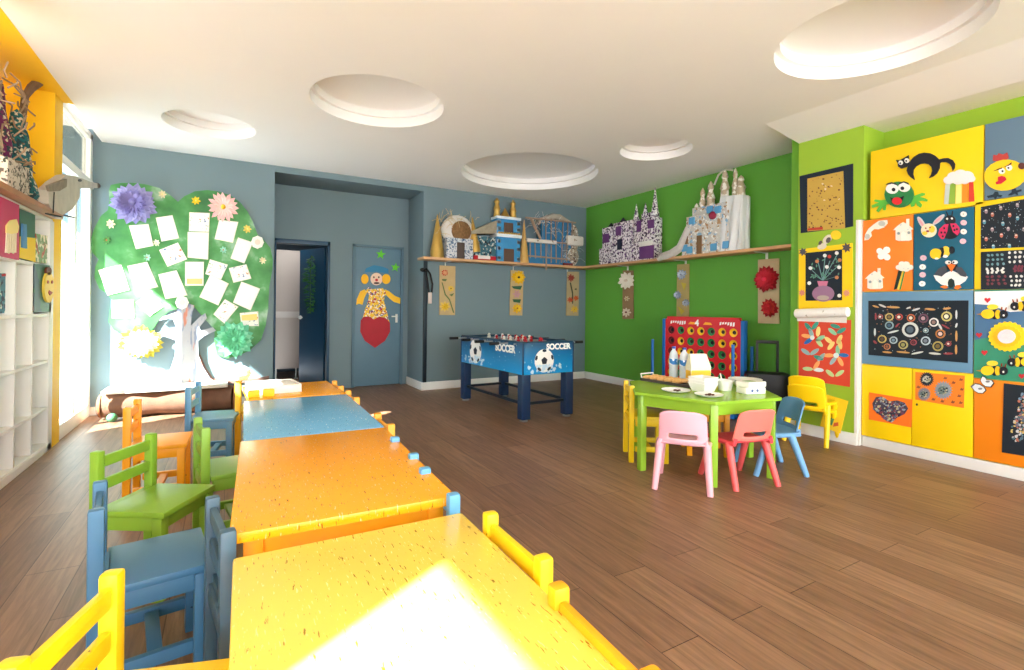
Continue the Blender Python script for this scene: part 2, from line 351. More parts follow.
m = MB(); m.bx((-1.6, 3.86, 1.89), (-1.18, 5.43, 1.93), .006); m.build('top_board', mat((170, 120, 80), .5, .2, 8), t, world=True)
# things in the cubbies
WL = Wall((1, 0, 0), X=-1.24); zl = zm(0, 190, 4.786)
def book(name, pts, col, lab, cat, th=.03, group=None, x=-1.26, **k):
    w = Wall((1, 0, 0), X=x); m = MB(); w.sh(m, pts, -th, 0); t = thing(name, lab, cat, tuple(w.P(pts[:1])[0]), group=group)
    m.build('cover', mat(col, .5, .05, **k), t, world=True); return t, w
t, w = book('picture_board', zl((0, 30), (92, 72), (92, 335), (0, 315)), (190, 20, 90), 'magenta board with pale paper jellyfish leaning on the top cubby row', 'picture', x=-1.235)
cut('jellyfish_head', t, w, (240, 220, 140), [zl((25, 170), (45, 145), (75, 140), (86, 175), (80, 205), (50, 210), (25, 205))], 0, .006)
for k in range(5): cut('tentacle', t, w, (235, 220, 190), [zl((28+10*k, 200), (36+10*k, 200), (30+11*k, 300+(k % 2)*6), (22+11*k, 300))], 0, .005)
t, w = book('picture_board', zl((95, 88), (168, 120), (168, 345), (92, 325)), (20, 84, 60), 'green over yellow board with a small blue bottle shape, beside the magenta board', 'picture', x=-1.25)
cut('yellow_paper', t, w, (246, 206, 20), [zl((94, 222), (168, 230), (168, 345), (92, 325))], 0, .003)
cut('bottle_shape', t, w, (70, 130, 180), [zl((98, 160), (118, 165), (120, 280), (96, 275))], .003, .012)
t, w = book('picture_board', zl((172, 208), (256, 226), (256, 355), (170, 345)), (120, 150, 100), 'low green picture with red and white figures in the end cubby', 'picture', speck=((190, 70, 50), (236, 226, 200)), sscale=18, sthr=.54)
t, w = book('picture_book', zl((-10, 405), (32, 397), (30, 588), (-10, 592)), (60, 130, 150), 'teal patterned book standing at the picture edge in the second cubby row', 'book', speck=((230, 235, 235), (20, 40, 70)), sscale=20, sthr=.55, x=-1.3)
cut('label', t, w, (200, 40, 40), [zl((8, 402), (28, 400), (28, 412), (8, 414))], 0, .002)
t, w = book('story_book', zl((76, 462), (110, 458), (108, 582), (76, 585)), (150, 110, 50), 'small brown and gold book standing alone in a cubby', 'book', speck=((220, 180, 60), (80, 40, 30)), sscale=18, sthr=.52, x=-1.4)
t, w = book('picture_board', zl((164, 352), (246, 362), (244, 582), (164, 585)), (30, 84, 60), 'dark green board with a yellow oval face in the end cubby', 'picture', x=-1.245, speck=((20, 50, 70),), sscale=6, sthr=.5)
m = MB(); w.sell(m, *zl((224, 465))[0], 5, 15.5, 0, .015); m.build('oval_face', mat((244, 206, 80), .6), t, world=True)
m = MB(); w.sell(m, *zl((224, 388))[0], 2.6, 4, 0, .015); m.build('hair', mat((110, 60, 40), .7), t, world=True)
m = MB()
for q in ((216, 440), (236, 440)): w.sell(m, *zl(q)[0], .8, 1.6, .015, .019)
w.sh(m, zl((222, 480), (238, 490), (226, 505), (218, 492)), .015, .019); m.build('eyes_and_mouth', mat((170, 60, 30), .6), t, world=True)

# tall collage castle and branch on top of the bookcase
zc = zm(0, 40, 3.718)
base = on(25, 200, X=-1.38)
t = thing('collage_castle', 'tall tangled craft castle of teal and purple scraps on the bookcase', 'craft castle', (-1.4, 4.75, 1.93))
def twig(n, c, s, zr, r=.006):
    m = MB()
    for i in range(n):
        p = Vector((c[0]+rnd.uniform(-s[0], s[0]), c[1]+rnd.uniform(-s[1], s[1]), rnd.uniform(*zr))); d = Vector((rnd.uniform(-1, 1), rnd.uniform(-1, 1), rnd.uniform(-.2, 2))).normalized()*rnd.uniform(.06, .16)
        m.tube([p, p+d*.5+Vector((rnd.uniform(-.02, .02),)*3), p+d], r, 5)
    return m
for nm, c, col, w0, h, k in (('teal_tower', (-1.36, 5.02), (30, 100, 104), .13, .66, 1), ('purple_tower', (-1.40, 4.76), (110, 30, 80), .12, .78, 2), ('grey_tower', (-1.42, 4.55), (170, 152, 134), .15, .90, 3)):
    m = MB(); R = random.Random(k)
    pr = [(w0*(1-.65*i/9)*R.uniform(.8, 1.15), h*i/9) for i in range(10)]
    m.lathe(pr+[(.002, h+.04)], (c[0], c[1], 1.93), 14); m.build(nm, mat(col, .8, .35, 16, .6, speck=((205, 190, 165), (40, 60, 64)), sscale=26, sthr=.55), t, world=True)
tag(twig(110, (-1.36, 4.78), (.10, .36), (2.0, 2.72)).build('twigs', mat((150, 126, 102), .8, .25), t, world=True), kind='stuff')
m = MB(); m.box((-1.30, 4.62, 2.04), (.14, .42, .22), .03); m.build('spotted_wall', mat((200, 188, 172), .8, .1, speck=((90, 80, 70), (50, 60, 50)), sscale=24, sthr=.57), t, world=True)
m = MB(); m.tube([(-1.32, 4.9, 1.94), (-1.31, 5.05, 2.02), (-1.30, 5.2, 1.96), (-1.25, 5.32, 1.94)], [.02, .05, .045, .012], 8); m.build('paper_wave', mat((206, 196, 180), .8, .1), t, world=True)
p = [on(25, 97, X=-1.36), on(31, 88, X=-1.34), on(40, 81, X=-1.31), on(48, 79, X=-1.28)]
m = MB(); m.tube([on(21, 130, X=-1.38)]+p, [.022, .024, .03, .034, .03], 8); solo('dry_branch', m, mat((120, 96, 78), .85, .3, 20), 'bent dry brown branch rising behind the tall craft castle', 'branch')
# long-beaked wooden bird at the end of the bookcase top
WB = Wall((1, -.0, 0), X=-1.21); zb = zm(0, 120, 5.155)
t = thing('wooden_bird', 'grey driftwood bird with a long beak standing on the bookcase end', 'bird figure', tuple(on(56, 214, X=-1.21)))
BW = mat((196, 188, 174), .75, .2, 10, .2)
cut('body', t, WB, BW, [zb((225, 430), (220, 360), (262, 320), (315, 285), (345, 282), (380, 290), (395, 330), (388, 400), (350, 460), (300, 488), (250, 480))], -.03, .03)
cut('beak', t, WB, BW, [zb((365, 286), (410, 300), (455, 318), (490, 325), (490, 350), (440, 352), (390, 350))], -.02, .02)
m = MB(); m.ball(on(97, 185.5, X=-1.21), .03, 10); m.build('beak_tip', mat((84, 62, 54), .6), t, world=True)
cut('wing', t, WB, mat((140, 128, 112), .8, .25, 20, .3), [zb((205, 335), (250, 318), (310, 300), (308, 340), (270, 362), (215, 365))], .03, .045)
m = MB(); WB.sell(m, *zb((388, 309))[0], 1.6, 1.4, .03, .036); m.build('eye', BLACK, t, world=True)
m = MB(); m.tube([on(54, 192, X=-1.178), on(53, 213, X=-1.178)], .005, 6); m.build('leg', BLACK, t, world=True)
for q in ((45, 214), (60, 215)): m = MB(); p = on(q[0], q[1], X=-1.2); m.sheet([p, p+Vector((.07, .12, .0)), p+Vector((.02, .14, 0))], (0, 0, 1), 0, .01); m.build('foot', BLACK, t, world=True)

# ================================================================ tree on the back wall
def soft_crown():
    m = bpy.data.materials.new('sponged_green'); m.use_nodes = True; n, l = m.node_tree.nodes, m.node_tree.links; b = n['Principled BSDF']; b.inputs['Roughness'].default_value = .55
    tc = n.new('ShaderNodeTexCoord'); nz = n.new('ShaderNodeTexNoise'); nz.inputs['Scale'].default_value = 3.4; nz.inputs['Detail'].default_value = 4; l.new(tc.outputs['Object'], nz.inputs['Vector'])
    cr = n.new('ShaderNodeValToRGB'); e = cr.color_ramp.elements; e[0].position = .3; e[0].color = rgb((40, 104, 50)); e[1].position = .76; e[1].color = rgb((196, 214, 198))
    for p, c in ((.48, (62, 132, 62)), (.58, (84, 150, 84))): q = e.new(p); q.color = rgb(c)
    l.new(nz.outputs['Fac'], cr.inputs[0]); l.new(cr.outputs[0], b.inputs['Base Color']); return m
WT = Wall((0, -1, 0), Y=D); zt = zm(80, 150, 2.393)
t = thing('tree_mural', 'large cut-out tree with leafy green crown and pale trunk on the wall', 'wall decoration', tuple(on(190, 385, Y=D)))
CR = zt((75, 85), (100, 80), (130, 80), (160, 84), (190, 92), (215, 108), (235, 125), (250, 112), (275, 100), (305, 97), (335, 101), (360, 110), (383, 126), (400, 147), (413, 172), (424, 202), (440, 216), (455, 235), (461, 262), (460, 285), (452, 330), (450, 380), (444, 420), (432, 455), (405, 480), (375, 493), (352, 498), (328, 490), (322, 460), (322, 430), (300, 405), (270, 372), (240, 378), (215, 385), (190, 405), (178, 425), (160, 445), (132, 450), (105, 440), (82, 430), (70, 412), (72, 388), (80, 362), (68, 345), (48, 332), (36, 305), (38, 280), (46, 262), (30, 245), (24, 225), (30, 205), (40, 180), (52, 158), (68, 145), (72, 120), (70, 100))
CROWN = soft_crown()
cut('crown', t, WT, CROWN, [CR], .002, .03)
TR = zt((165, 588), (195, 568), (215, 530), (228, 490), (230, 455), (205, 446), (178, 446), (186, 436), (215, 432), (232, 425), (222, 402), (190, 408), (200, 398), (232, 388), (240, 372), (256, 366), (274, 372), (268, 396), (266, 420), (284, 402), (300, 390), (304, 402), (286, 424), (290, 432), (318, 424), (326, 432), (298, 444), (283, 456), (284, 490), (296, 520), (312, 545), (326, 554), (300, 572), (240, 590), (200, 600))
cut('trunk', t, WT, mat((164, 162, 166), .6, .08, 5, speck=((190, 120, 98), (126, 132, 150)), sscale=5, sthr=.57, stretch=(3, 1, .5)), [TR], .03, .055)
cut('roots', t, WT, mat((120, 90, 80), .7, .1), [zt((283, 490), (289, 490), (302, 522), (318, 545), (345, 552), (420, 546), (452, 540), (452, 548), (400, 556), (330, 560), (310, 552), (294, 525))], .002, .02)
PAPER = mat((238, 236, 230), .7, .02, speck=((170, 176, 190),), sscale=60, sthr=.66, stretch=(1, 1, 3)); PAPC = mat((240, 236, 226), .7, .02, speck=((90, 110, 160), (210, 130, 90), (120, 150, 100)), sscale=22, sthr=.64)
CARD = mat((232, 222, 200), .7, .03)
sheets = [([(118, 182), (165, 178), (177, 230), (135, 238)], 0, 'tilted white sheet directly under the purple flower'),
 ([(182, 163), (222, 157), (238, 212), (196, 220)], 0, 'white sheet just right of the purple flower on the tree'),
 ([(190, 240), (235, 222), (257, 262), (210, 280)], 1, 'tilted landscape sheet at the crown centre above the white pages'),
 ([(262, 150), (311, 152), (309, 197), (261, 195)], 1, 'sheet with coloured drawings under the small yellow rose'),
 ([(258, 197), (309, 198), (307, 263), (258, 258)], 0, 'upright white page below the sheet of coloured drawings'),
 ([(333, 168), (379, 173), (366, 223), (322, 214)], 0, 'white sheet with a lower drawn border under the pink flower'),
 ([(378, 210), (414, 222), (393, 272), (360, 260)], 0, 'tilted sheet beside the small round white bloom at right'),
 ([(311, 262), (354, 275), (338, 310), (300, 297)], 1, 'small tilted colour drawing overlapped by a white page'),
 ([(356, 283), (398, 274), (410, 308), (367, 318)], 1, 'small landscape card with drawn rings at the right of the crown'),
 ([(252, 268), (297, 268), (296, 325), (252, 325)], 0, 'upright page with an orange foot strip at the crown centre'),
 ([(312, 298), (356, 320), (331, 372), (286, 352)], 0, 'strongly tilted white page with blue and red marks'),
 ([(386, 315), (431, 332), (408, 384), (366, 365)], 0, 'blank tilted white page above the small yellow drawing at right'),
 ([(347, 357), (379, 375), (346, 415), (319, 393)], 1, 'diamond tilted drawing just above the mint flower'),
 ([(382, 390), (426, 386), (428, 421), (386, 421)], 1, 'small yellow drawing upper right of the mint flower'),
 ([(188, 298), (232, 288), (258, 348), (205, 357)], 0, 'white page above the trunk top, left of the orange foot strip page'),
 ([(114, 278), (162, 268), (188, 328), (135, 340)], 0, 'sunlit white page, second from the left crown edge'),
 ([(45, 288), (100, 275), (120, 335), (68, 348)], 0, 'sunlit white page nearest the left crown edge'),
 ([(78, 360), (130, 358), (131, 402), (78, 402)], 0, 'small square sheet above the cream flower at lower left'),
 ([(135, 365), (170, 342), (201, 375), (168, 398)], 0, 'small diamond tilted sheet left of the trunk top')]
for i, (q, c, lb) in enumerate(sheets):
    o = .032 + (.006 if i in (4, 10) else 0)
    p = zt(*q); t = thing('paper_sheet', lb, 'paper sheet', tuple(WT.P(p[:1])[0]), group='paper sheets on the tree')
    cut('backing', t, WT, CARD, [p], o, o+.004); cx = sum(x for x, y in p)/4; cy = sum(y for x, y in p)/4
    cut('page', t, WT, PAPC if c else PAPER, [[(cx+(x-cx)*.93, cy+(y-cy)*.95) for x, y in p]], o+.004, o+.006)
cut('orange_strip', [o for o in C.objects if o.get('label') == sheets[9][2]][0], WT, (240, 190, 120), [zt((256, 308), (293, 308), (293, 321), (256, 321))], .038, .040)
cut('yellow_strip', [o for o in C.objects if o.get('label') == sheets[13][2]][0], WT, (244, 206, 120), [zt((386, 395), (423, 392), (424, 407), (387, 408))], .038, .040)
# paper flowers: layers of petals bent out of the wall
def flower(u, v, R, cols, lab, layers=3, n=14, depth=.06, wall=WT, o=.03, r0=.35, group='paper flowers on the tree', centre=None, name='paper_flower', cat='paper flower', wid=.32, sq=1, cen='flower_centre'):
    P0 = wall.P([(u, v)])[0]; N = wall.N; Ux = Vector((0, 0, 1)).cross(N).normalized(); Uz = Vector((0, 0, 1))
    rr = (wall.P([(u+R, v)])[0]-P0).length; rv = (wall.P([(u, v+R*sq)])[0]-P0).length
    t = thing(name, lab, cat, tuple(P0+N*o), group=group) if isinstance(lab, str) else lab
    for k in range(layers):
        m = MB(); s = 1-k*(1-r0)/max(1, layers)
        for i in range(n):
            a = 2*PI*(i+.5*(k % 2))/n+rnd.uniform(-.08, .08); L = s*rnd.uniform(.9, 1.06)
            d = Ux*math.cos(a)*rr+Uz*math.sin(a)*rv; sd = (Ux*-math.sin(a)*rr+Uz*math.cos(a)*rv)*wid
            o0 = o+.006+k*depth*.28; q = lambda f, w, h: P0+d*(f*L)+sd*(w*s)+N*(o0+h)
            lift = depth*(.35+.5*k/layers)
            vs = [q(.02, 0, 0), q(.4, .5, lift*.3), q(.75, .62, lift*.8), q(1, 0, lift*rnd.uniform(.6, 1.2)), q(.75, -.62, lift*.8), q(.4, -.5, lift*.3), q(.5, 0, lift*.35)]
            m.raw(vs, [[6, 0, 1], [6, 1, 2], [6, 2, 3], [6, 3, 4], [6, 4, 5], [6, 5, 0]])
        c = cols[min(k, len(cols)-1)]; m.build('petals', mat(c, .7, .1), t, world=True, smooth=0)
    m = MB(); c = P0+N*(o+.012+layers*depth*.25); m.ball(c, (rr*.16, rr*.16, rv*.16) , 10); m.build(cen, mat(centre or cols[-1], .7, .1), t, world=True)
    return t
flower(*zt((132, 132))[0], 24, [(158, 150, 198), (176, 168, 212), (160, 152, 202), (142, 132, 188)], 'big ruffled purple paper flower at the upper left of the tree', 5, 17, .13, sq=.85)
flower(*zt((343, 138))[0], 15.5, [(244, 190, 186), (246, 206, 198)], 'pink star-shaped paper flower with yellow centre at the crown top', 2, 16, .05, centre=(240, 190, 50), wid=.22)
flower(*zt((148, 460))[0], 23, [(180, 168, 60), (246, 238, 190), (250, 244, 206)], 'big cream paper flower at the lower left of the tree', 3, 20, .09, sq=.75)
flower(*zt((370, 452))[0], 20.5, [(110, 194, 152), (150, 222, 184), (112, 204, 156)], 'big mint green paper flower at the lower right of the crown', 4, 16, .10, sq=.9)
for q, R, c, lb in (((278, 123), 4.6, (248, 206, 40), 'small yellow paper rose beside the pink flower'), ((198, 108), 4.5, (238, 226, 190), 'small cream bloom right of the purple flower'),
    ((75, 178), 5, (244, 226, 180), 'small cream bloom with red heart below the purple flower'), ((66, 217), 4.2, (90, 140, 70), 'small olive leaf bloom at the left crown edge'),
    ((184, 223), 3.6, (240, 232, 200), 'small pale bud between the upper white sheets'), ((400, 190), 4.6, (238, 214, 110), 'small yellow bud near the right crown edge'),
    ((437, 265), 3.8, (240, 226, 190), 'tiny cream bud lowest at the right crown edge'), ((343, 240), 4, (150, 206, 180), 'small mint bud between the pages right of centre'), ((162, 258), 4, (170, 220, 190), 'small mint bud left of the tilted landscape sheet')):
    flower(*zt(q)[0], R, [c], lb, 2, 7, .03, group='small paper buds on the tree', centre=(250, 236, 150) if c[0] > 200 else (200, 60, 40), name='paper_bud', cat='paper bud')
for q, r, lb in (((424, 222), 6.2, 'round white paper bloom at the right crown edge'), ((245, 365), 6.5, 'round white paper bloom on top of the trunk')):
    t = thing('paper_rosette', lb, 'paper flower', tuple(WT.P(zt(q))[0]))
    for k in range(3):
        m = MB(); WT.sell(m, *zt(q)[0], r*(1-.28*k), None, .055+.007*k, .062+.007*k, n=24, wob=.06, k=8); m.build('paper_layer', mat((244, 236, 226) if k != 2 else (236, 206, 190), .7), t, world=True)

# log lying along the wall, pale board added on it for its sunlit top
t = thing('log_bench', 'thick bark-covered log lying on the floor below the wall tree', 'log', (-.5, 6.6, 0))
m = MB(); R = random.Random(3); n = 18; xs = [-1.12, -.9, -.65, -.4, -.15, .08]
for i, x in enumerate(xs): pass
m.tube([(x, 6.62-.05*(i % 2), .14) for i, x in enumerate(xs)], [.125, .135, .128, .138, .134, .14], 18, cap=False)
m.build('bark', mat((120, 82, 62), .85, .3, 14, .6), t, world=True)
for x, s in ((-1.12, -1), (.08, 1)):
    m = MB(); m.tube([(x-.006, 6.6 if s < 0 else 6.57, .14), (x+.006, 6.6 if s < 0 else 6.57, .14)], .124 if s < 0 else .138, 18); m.build('cut_end', mat((176, 112, 64), .7, .25, 12), t, world=True)
t = thing('sunlit_top_board', 'pale plank added for the sunlit top of the log under the tree', 'plank', (-.5, 6.62, .28))
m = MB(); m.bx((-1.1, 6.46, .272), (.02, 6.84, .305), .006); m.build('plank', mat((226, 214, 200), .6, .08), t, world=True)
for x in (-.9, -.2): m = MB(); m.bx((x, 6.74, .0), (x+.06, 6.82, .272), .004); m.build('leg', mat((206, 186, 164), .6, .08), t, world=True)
m = MB(); m.ball((-1.0, 6.40, .045), (.05, .05, .045), 10); solo('green_ball', m, mat((70, 120, 80), .6, .2), 'small green ball on the floor at the left end of the log', 'ball')

# ================================================================ shelf boards, brackets, hanging flower boards
SH = mat((206, 158, 112), .5, .12, 7)
m = MB(); m.bx((2.36, 6.60, 1.865), (W, D, 1.90), .003); g1 = tag(m.build('wall_shelf', SH, None, origin=None), 'long wooden shelf on the grey wall carrying the shiny gold castle', 'shelf')
m = MB(); m.bx((5.13, 2.97, 1.866), (W, 6.60, 1.901), .003); g2 = tag(m.build('wall_shelf', SH, None), 'long wooden shelf on the green wall carrying the white castles', 'shelf')
WG, WR = Wall((0, -1, 0), Y=D), Wall((-1, 0, 0), X=W)
for w, u, v, lb in ((WG, 445, 262, 'white bracket under the grey-wall shelf, the one nearest the doorway'), (WG, 513, 264, 'white bracket above the hanging board with the big sunflower'), (WG, 567, 268, 'white bracket on the grey wall nearest the room corner'),
                (WR, 628, 266, 'white bracket on the green wall nearest the room corner'), (WR, 686, 262, 'white bracket above the hanging board with blue flowers'), (WR, 767, 255, 'white bracket above the hanging board with red flowers')):
    p = w.P([(u, v)])[0]; p.z = 1.864; t = thing('shelf_bracket', lb, 'bracket', tuple(p), group='white shelf brackets'); X = Vector((0, 0, 1)).cross(w.N)
    m = MB(); m.bar(p+w.N*.004-Vector((0, 0, .12)), p+w.N*.004, .03, .006); m.build('wall_plate', METALW, t, world=True)
    m = MB(); m.bar(p+w.N*.004-Vector((0, 0, .004)), p+w.N*.22-Vector((0, 0, .004)), .03, .006); m.build('arm', METALW, t, world=True)
def banner(w, px, lab, col=(196, 168, 120)):
    t = thing('hanging_board', lab, 'wall hanging', tuple(w.P(px[:1])[0]), group='painted boards hung under the shelves')
    cut('board', t, w, mat(col, .7, .12, 8), [px], .008, .022); return t
RED, OLV = (186, 60, 40), (90, 110, 60)
t = banner(WG, zm(420, 250, 8.94)((172, 138), (312, 146), (308, 582), (168, 580)), 'brown board with a red flower on top, below the gold castle'); zz = zm(420, 250, 8.94)
flower(*zz((215, 205))[0], 3.6, [RED, (226, 170, 120)], t, 2, 9, .02, WG, .022, cen='red_flower_centre'); flower(*zz((268, 345))[0], 3.4, [(220, 180, 60)], t, 1, 8, .02, WG, .022, centre=(40, 30, 20)); flower(*zz((215, 505))[0], 5.6, [(226, 190, 90), (220, 176, 20)], t, 2, 8, .02, WG, .022)
cut('stems', t, WG, OLV, [zz((190, 260), (235, 260), (225, 280), (195, 275)), zz((188, 290), (196, 290), (225, 395), (262, 440), (300, 560), (290, 562), (255, 448), (215, 400)), zz((255, 400), (300, 385), (280, 415))], .022, .026)
zz = zm(495, 250, 8.93)
t = banner(WG, zz((136, 180), (250, 190), (238, 585), (125, 582)), 'board with a big yellow sunflower on top, at mid shelf')
flower(*zz((200, 245))[0], 7.2, [(222, 170, 10), (236, 190, 20)], t, 2, 12, .03, WG, .022, centre=(50, 40, 24)); flower(*zz((185, 395))[0], 4.4, [(196, 150, 150)], t, 2, 6, .02, WG, .022); flower(*zz((188, 520))[0], 5.2, [(236, 180, 20), (240, 200, 40)], t, 2, 8, .02, WG, .022, centre=(200, 120, 20))
cut('leaves', t, WG, (40, 90, 60), [zz((140, 325), (235, 320), (220, 355), (160, 345)), zz((150, 440), (225, 440), (215, 472), (160, 465))], .022, .028)
t = banner(WG, zz((640, 195), (745, 195), (738, 588), (630, 585)), 'board with small dark red flowers, next to the room corner', (180, 158, 118))
flower(*zz((668, 250))[0], 4, [(150, 60, 50)], t, 2, 8, .02, WG, .022); flower(*zz((660, 445))[0], 3.2, [(190, 80, 50)], t, 2, 7, .02, WG, .022); flower(*zz((712, 430))[0], 3, [(200, 90, 40)], t, 2, 7, .02, WG, .022); flower(*zz((698, 530))[0], 4, [(220, 180, 60)], t, 2, 7, .02, WG, .022)
cut('stems', t, WG, (70, 70, 50), [zz((660, 290), (670, 290), (690, 380), (690, 480), (682, 480), (680, 390)), zz((700, 350), (720, 340), (720, 360))], .022, .026)
zz = zm(600, 255, 8.38)
t = banner(WR, zz((200, 130), (285, 130), (288, 535), (195, 538)), 'board with a white sun-shaped flower, nearest the corner on the green wall', (150, 120, 84))
flower(*zz((235, 215))[0], 9.2, [(232, 226, 208), (238, 232, 216)], t, 2, 11, .03, WR, .022, centre=(222, 206, 190)); flower(*zz((238, 365))[0], 3, [(226, 210, 170)], t, 2, 6, .02, WR, .022, centre=(200, 160, 60)); flower(*zz((235, 480))[0], 5, [(226, 214, 190)], t, 2, 8, .02, WR, .022, centre=(120, 50, 50))
t = banner(WR, zz((655, 80), (755, 75), (752, 520), (650, 520)), 'board with blue-white flowers, above the red game board', (176, 156, 100))
for q, R in (((700, 165), 5.6), ((665, 335), 4.4), ((735, 400), 4.2)): flower(*zz(q)[0], R, [(150, 166, 190), (196, 206, 220)], t, 3, 9, .03, WR, .022, centre=(120, 130, 150))
cut('stems', t, WR, (190, 170, 60), [zz((690, 230), (735, 240), (715, 300)), zz((665, 430), (720, 470), (690, 500))], .022, .026)
zz = zm(720, 230, 6.7)
t = banner(WR, zz((262, 200), (402, 190), (402, 628), (262, 625)), 'widest board with two big red paper flowers on the green wall', (196, 176, 140))
flower(*zz((325, 330))[0], 13.5, [(150, 20, 30), (190, 30, 44), (206, 40, 60)], t, 4, 18, .05, WR, .022, centre=(220, 50, 80)); flower(*zz((348, 522))[0], 9.6, [(160, 24, 34), (206, 60, 50), (190, 30, 40)], t, 3, 13, .05, WR, .022)

# black pole with strap at the doorway corner
t = thing('black_pole', 'thin black pole upright at the wall corner beside the shelf end', 'pole', (2.49, 6.84, .115))
m = MB(); m.bx((2.452, 6.84, .115), (2.505, 6.872, 1.86), .004); m.build('pole', mat((12, 30, 40), .5, .1), t, world=True)
t = thing('black_strap', 'black looped strap with a pale tag hanging on the pole top', 'strap', (2.48, 6.8, 1.5))
p0 = on(426, 270, Y=6.82)
m = MB(); m.tube([p0+Vector((-.05, 0, .0)), p0+Vector((.0, -.02, .02)), p0+Vector((.06, -.01, -.05)), p0+Vector((.10, 0, -.20)), p0+Vector((.09, 0, -.32)), p0+Vector((.05, 0, -.34)), p0+Vector((.03, 0, -.2)), p0+Vector((0, 0, -.02))], .014, 6); m.build('loop', BLACK, t, world=True)
m = MB(); m.ball(p0+Vector((-.05, -.01, 0)), (.045, .03, .03), 8); m.build('buckle', BLACK, t, world=True)
m = MB(); m.box(p0+Vector((.06, -.012, -.40)), (.055, .006, .16), .002); m.build('tag', mat((214, 196, 190), .6), t, world=True)

# ================================================================ craft castles on the shelves
def sx(u, v=250, Y=6.68): return on(u, v, Y=Y).x
def hz(u, v, Y=6.72): return on(u, v, Y=Y)
ZT = 1.90
def cone(m, x, y, z, r, h, n=14): m.lathe([(r, 0), (r*.92, h*.05), (r*.45, h*.55), (.003, h)], (x, y, z), n)
MOS = mat((206, 210, 214), .6, .1, speck=((50, 80, 120), (120, 140, 160)), sscale=30, sthr=.55)
t = thing('craft_castle', 'gold and white craft castle with a round twig roof', 'craft castle', (2.8, 6.72, ZT), group='craft castles on the shelves')
m = MB(); m.bx((2.72, 6.66, ZT), (3.14, 6.84, ZT+.30), .01); m.build('house_body', MOS, t, world=True)
m = MB(); m.bx((2.88, 6.65, ZT), (3.0, 6.67, ZT+.24), .005); m.build('door', mat((74, 60, 56), .6), t, world=True)
m = MB(); m.ball((2.93, 6.76, ZT+.42), (.26, .08, .23), 16); m.build('round_roof', mat((220, 214, 208), .7, .1), t, world=True)
m = MB(); m.ball((2.96, 6.70, ZT+.41), (.16, .06, .15), 14); m.build('twig_nest', mat((150, 110, 70), .9, .4, 30, .8), t, world=True)
for x, h, r, tl in ((2.60, .62, .10, 0), (3.2, .52, .08, .1)): 
    m = MB(); m.lathe([(r, 0), (r*.96, .1), (r*.5, h*.6), (.004, h)], (0, 0, 0), 14, Matrix.Translation((x, 6.72, ZT+(.0 if not tl else .12))) @ Matrix.Rotation(-tl, 4, 'Y')); m.build('gold_cone', GOLD, t, world=True)
def wires(c, s, zr, n, col=(206, 200, 190), r=.004, par=None):
    m = MB()
    for i in range(n):
        p = Vector((c[0]+rnd.uniform(-s[0], s[0]), c[1]+rnd.uniform(-s[1], s[1]), rnd.uniform(*zr))); d = Vector((rnd.uniform(-1, 1), rnd.uniform(-1, 1)*.4, rnd.uniform(-.6, 1))).normalized()*rnd.uniform(.08, .2)
        m.tube([p, p+d*.5+Vector((0, 0, .02)), p+d], r, 4)
    return tag(m.build('wires', mat(col, .6), par, world=True), kind='stuff')
wires((2.92, 6.71), (.3, .04), (ZT+.3, ZT+.62), 60, (204, 178, 130), .003, par=t)
t = thing('craft_castle', 'blue two-storey craft castle with little gold towers on its roof', 'craft castle', (3.7, 6.72, ZT), group='craft castles on the shelves')
BL2 = mat((60, 140, 190), .6, .1, 8); x0, x1 = sx(496), sx(519)
m = MB(); m.bx((x0, 6.64, ZT), (x1, 6.84, ZT+.38), .006); m.build('lower_storey', BL2, t, world=True)
m = MB(); m.bx((x0, 6.66, ZT+.38), (x1, 6.84, ZT+.66), .006); m.build('upper_storey', BL2, t, world=True)
m = MB(); m.bx((x0-.02, 6.62, ZT+.37), (x1+.02, 6.85, ZT+.42), .005); m.build('white_ledge', mat((226, 232, 236), .6), t, world=True); m = MB(); m.bx((x0-.01, 6.64, ZT+.65), (x1+.01, 6.85, ZT+.69), .005); m.build('white_ledge', mat((226, 232, 236), .6), t, world=True); m = MB()
for i in range(7):
    for z in (ZT+.05, ZT+.2, ZT+.31, ZT+.5, ZT+.6):
        for x in (x0+.03, x1-.03): m.box((x, 6.645, z), (.055, .02, .05), .006)
m.build('brick_pattern', mat((226, 232, 236), .6), t, world=True)
m = MB(); m.bx(((x0+x1)/2-.09, 6.632, ZT), ((x0+x1)/2+.09, 6.65, ZT+.2), .01); m.build('doorway', mat((96, 72, 58), .7), t, world=True); m = MB(); m.bx(((x0+x1)/2-.08, 6.65, ZT+.44), ((x0+x1)/2+.08, 6.665, ZT+.6), .01); m.build('upper_window', mat((96, 72, 58), .7), t, world=True)
m = MB()
for i in range(9): m.ball((x0+.03+(x1-x0-.06)*i/8, 6.635, ZT+.43), .022, 6)
m.build('gold_beads', GOLD, t, world=True)
for x in (x0+.04, x1-.08):
    m = MB(); m.lathe([(.055, 0), (.045, .1), (.055, .12), (.03, .2), (.045, .24), (.004, .30)], (x, 6.74, ZT+.68), 12); m.build('gold_tower', GOLD, t, world=True)
m = MB(); cone(m, (x0+x1)/2-.02, 6.74, ZT+.68, .09, .16); m.build('gold_tower', GOLD, t, world=True)
m = MB(); m.raw([(x0-.42, 6.66, ZT+.42), (x0, 6.66, ZT+.62), (x0, 6.84, ZT+.62), (x0-.42, 6.84, ZT+.42), (x0-.42, 6.66, ZT+.38), (x0, 6.66, ZT+.42), (x0, 6.84, ZT+.42), (x0-.42, 6.84, ZT+.38)], [[0, 1, 2, 3], [7, 6, 5, 4], [0, 4, 5, 1], [2, 6, 7, 3], [3, 7, 4, 0], [1, 5, 6, 2]])
m.build('lean_to_roof', mat((160, 150, 130), .8, .25, 20), t, world=True)
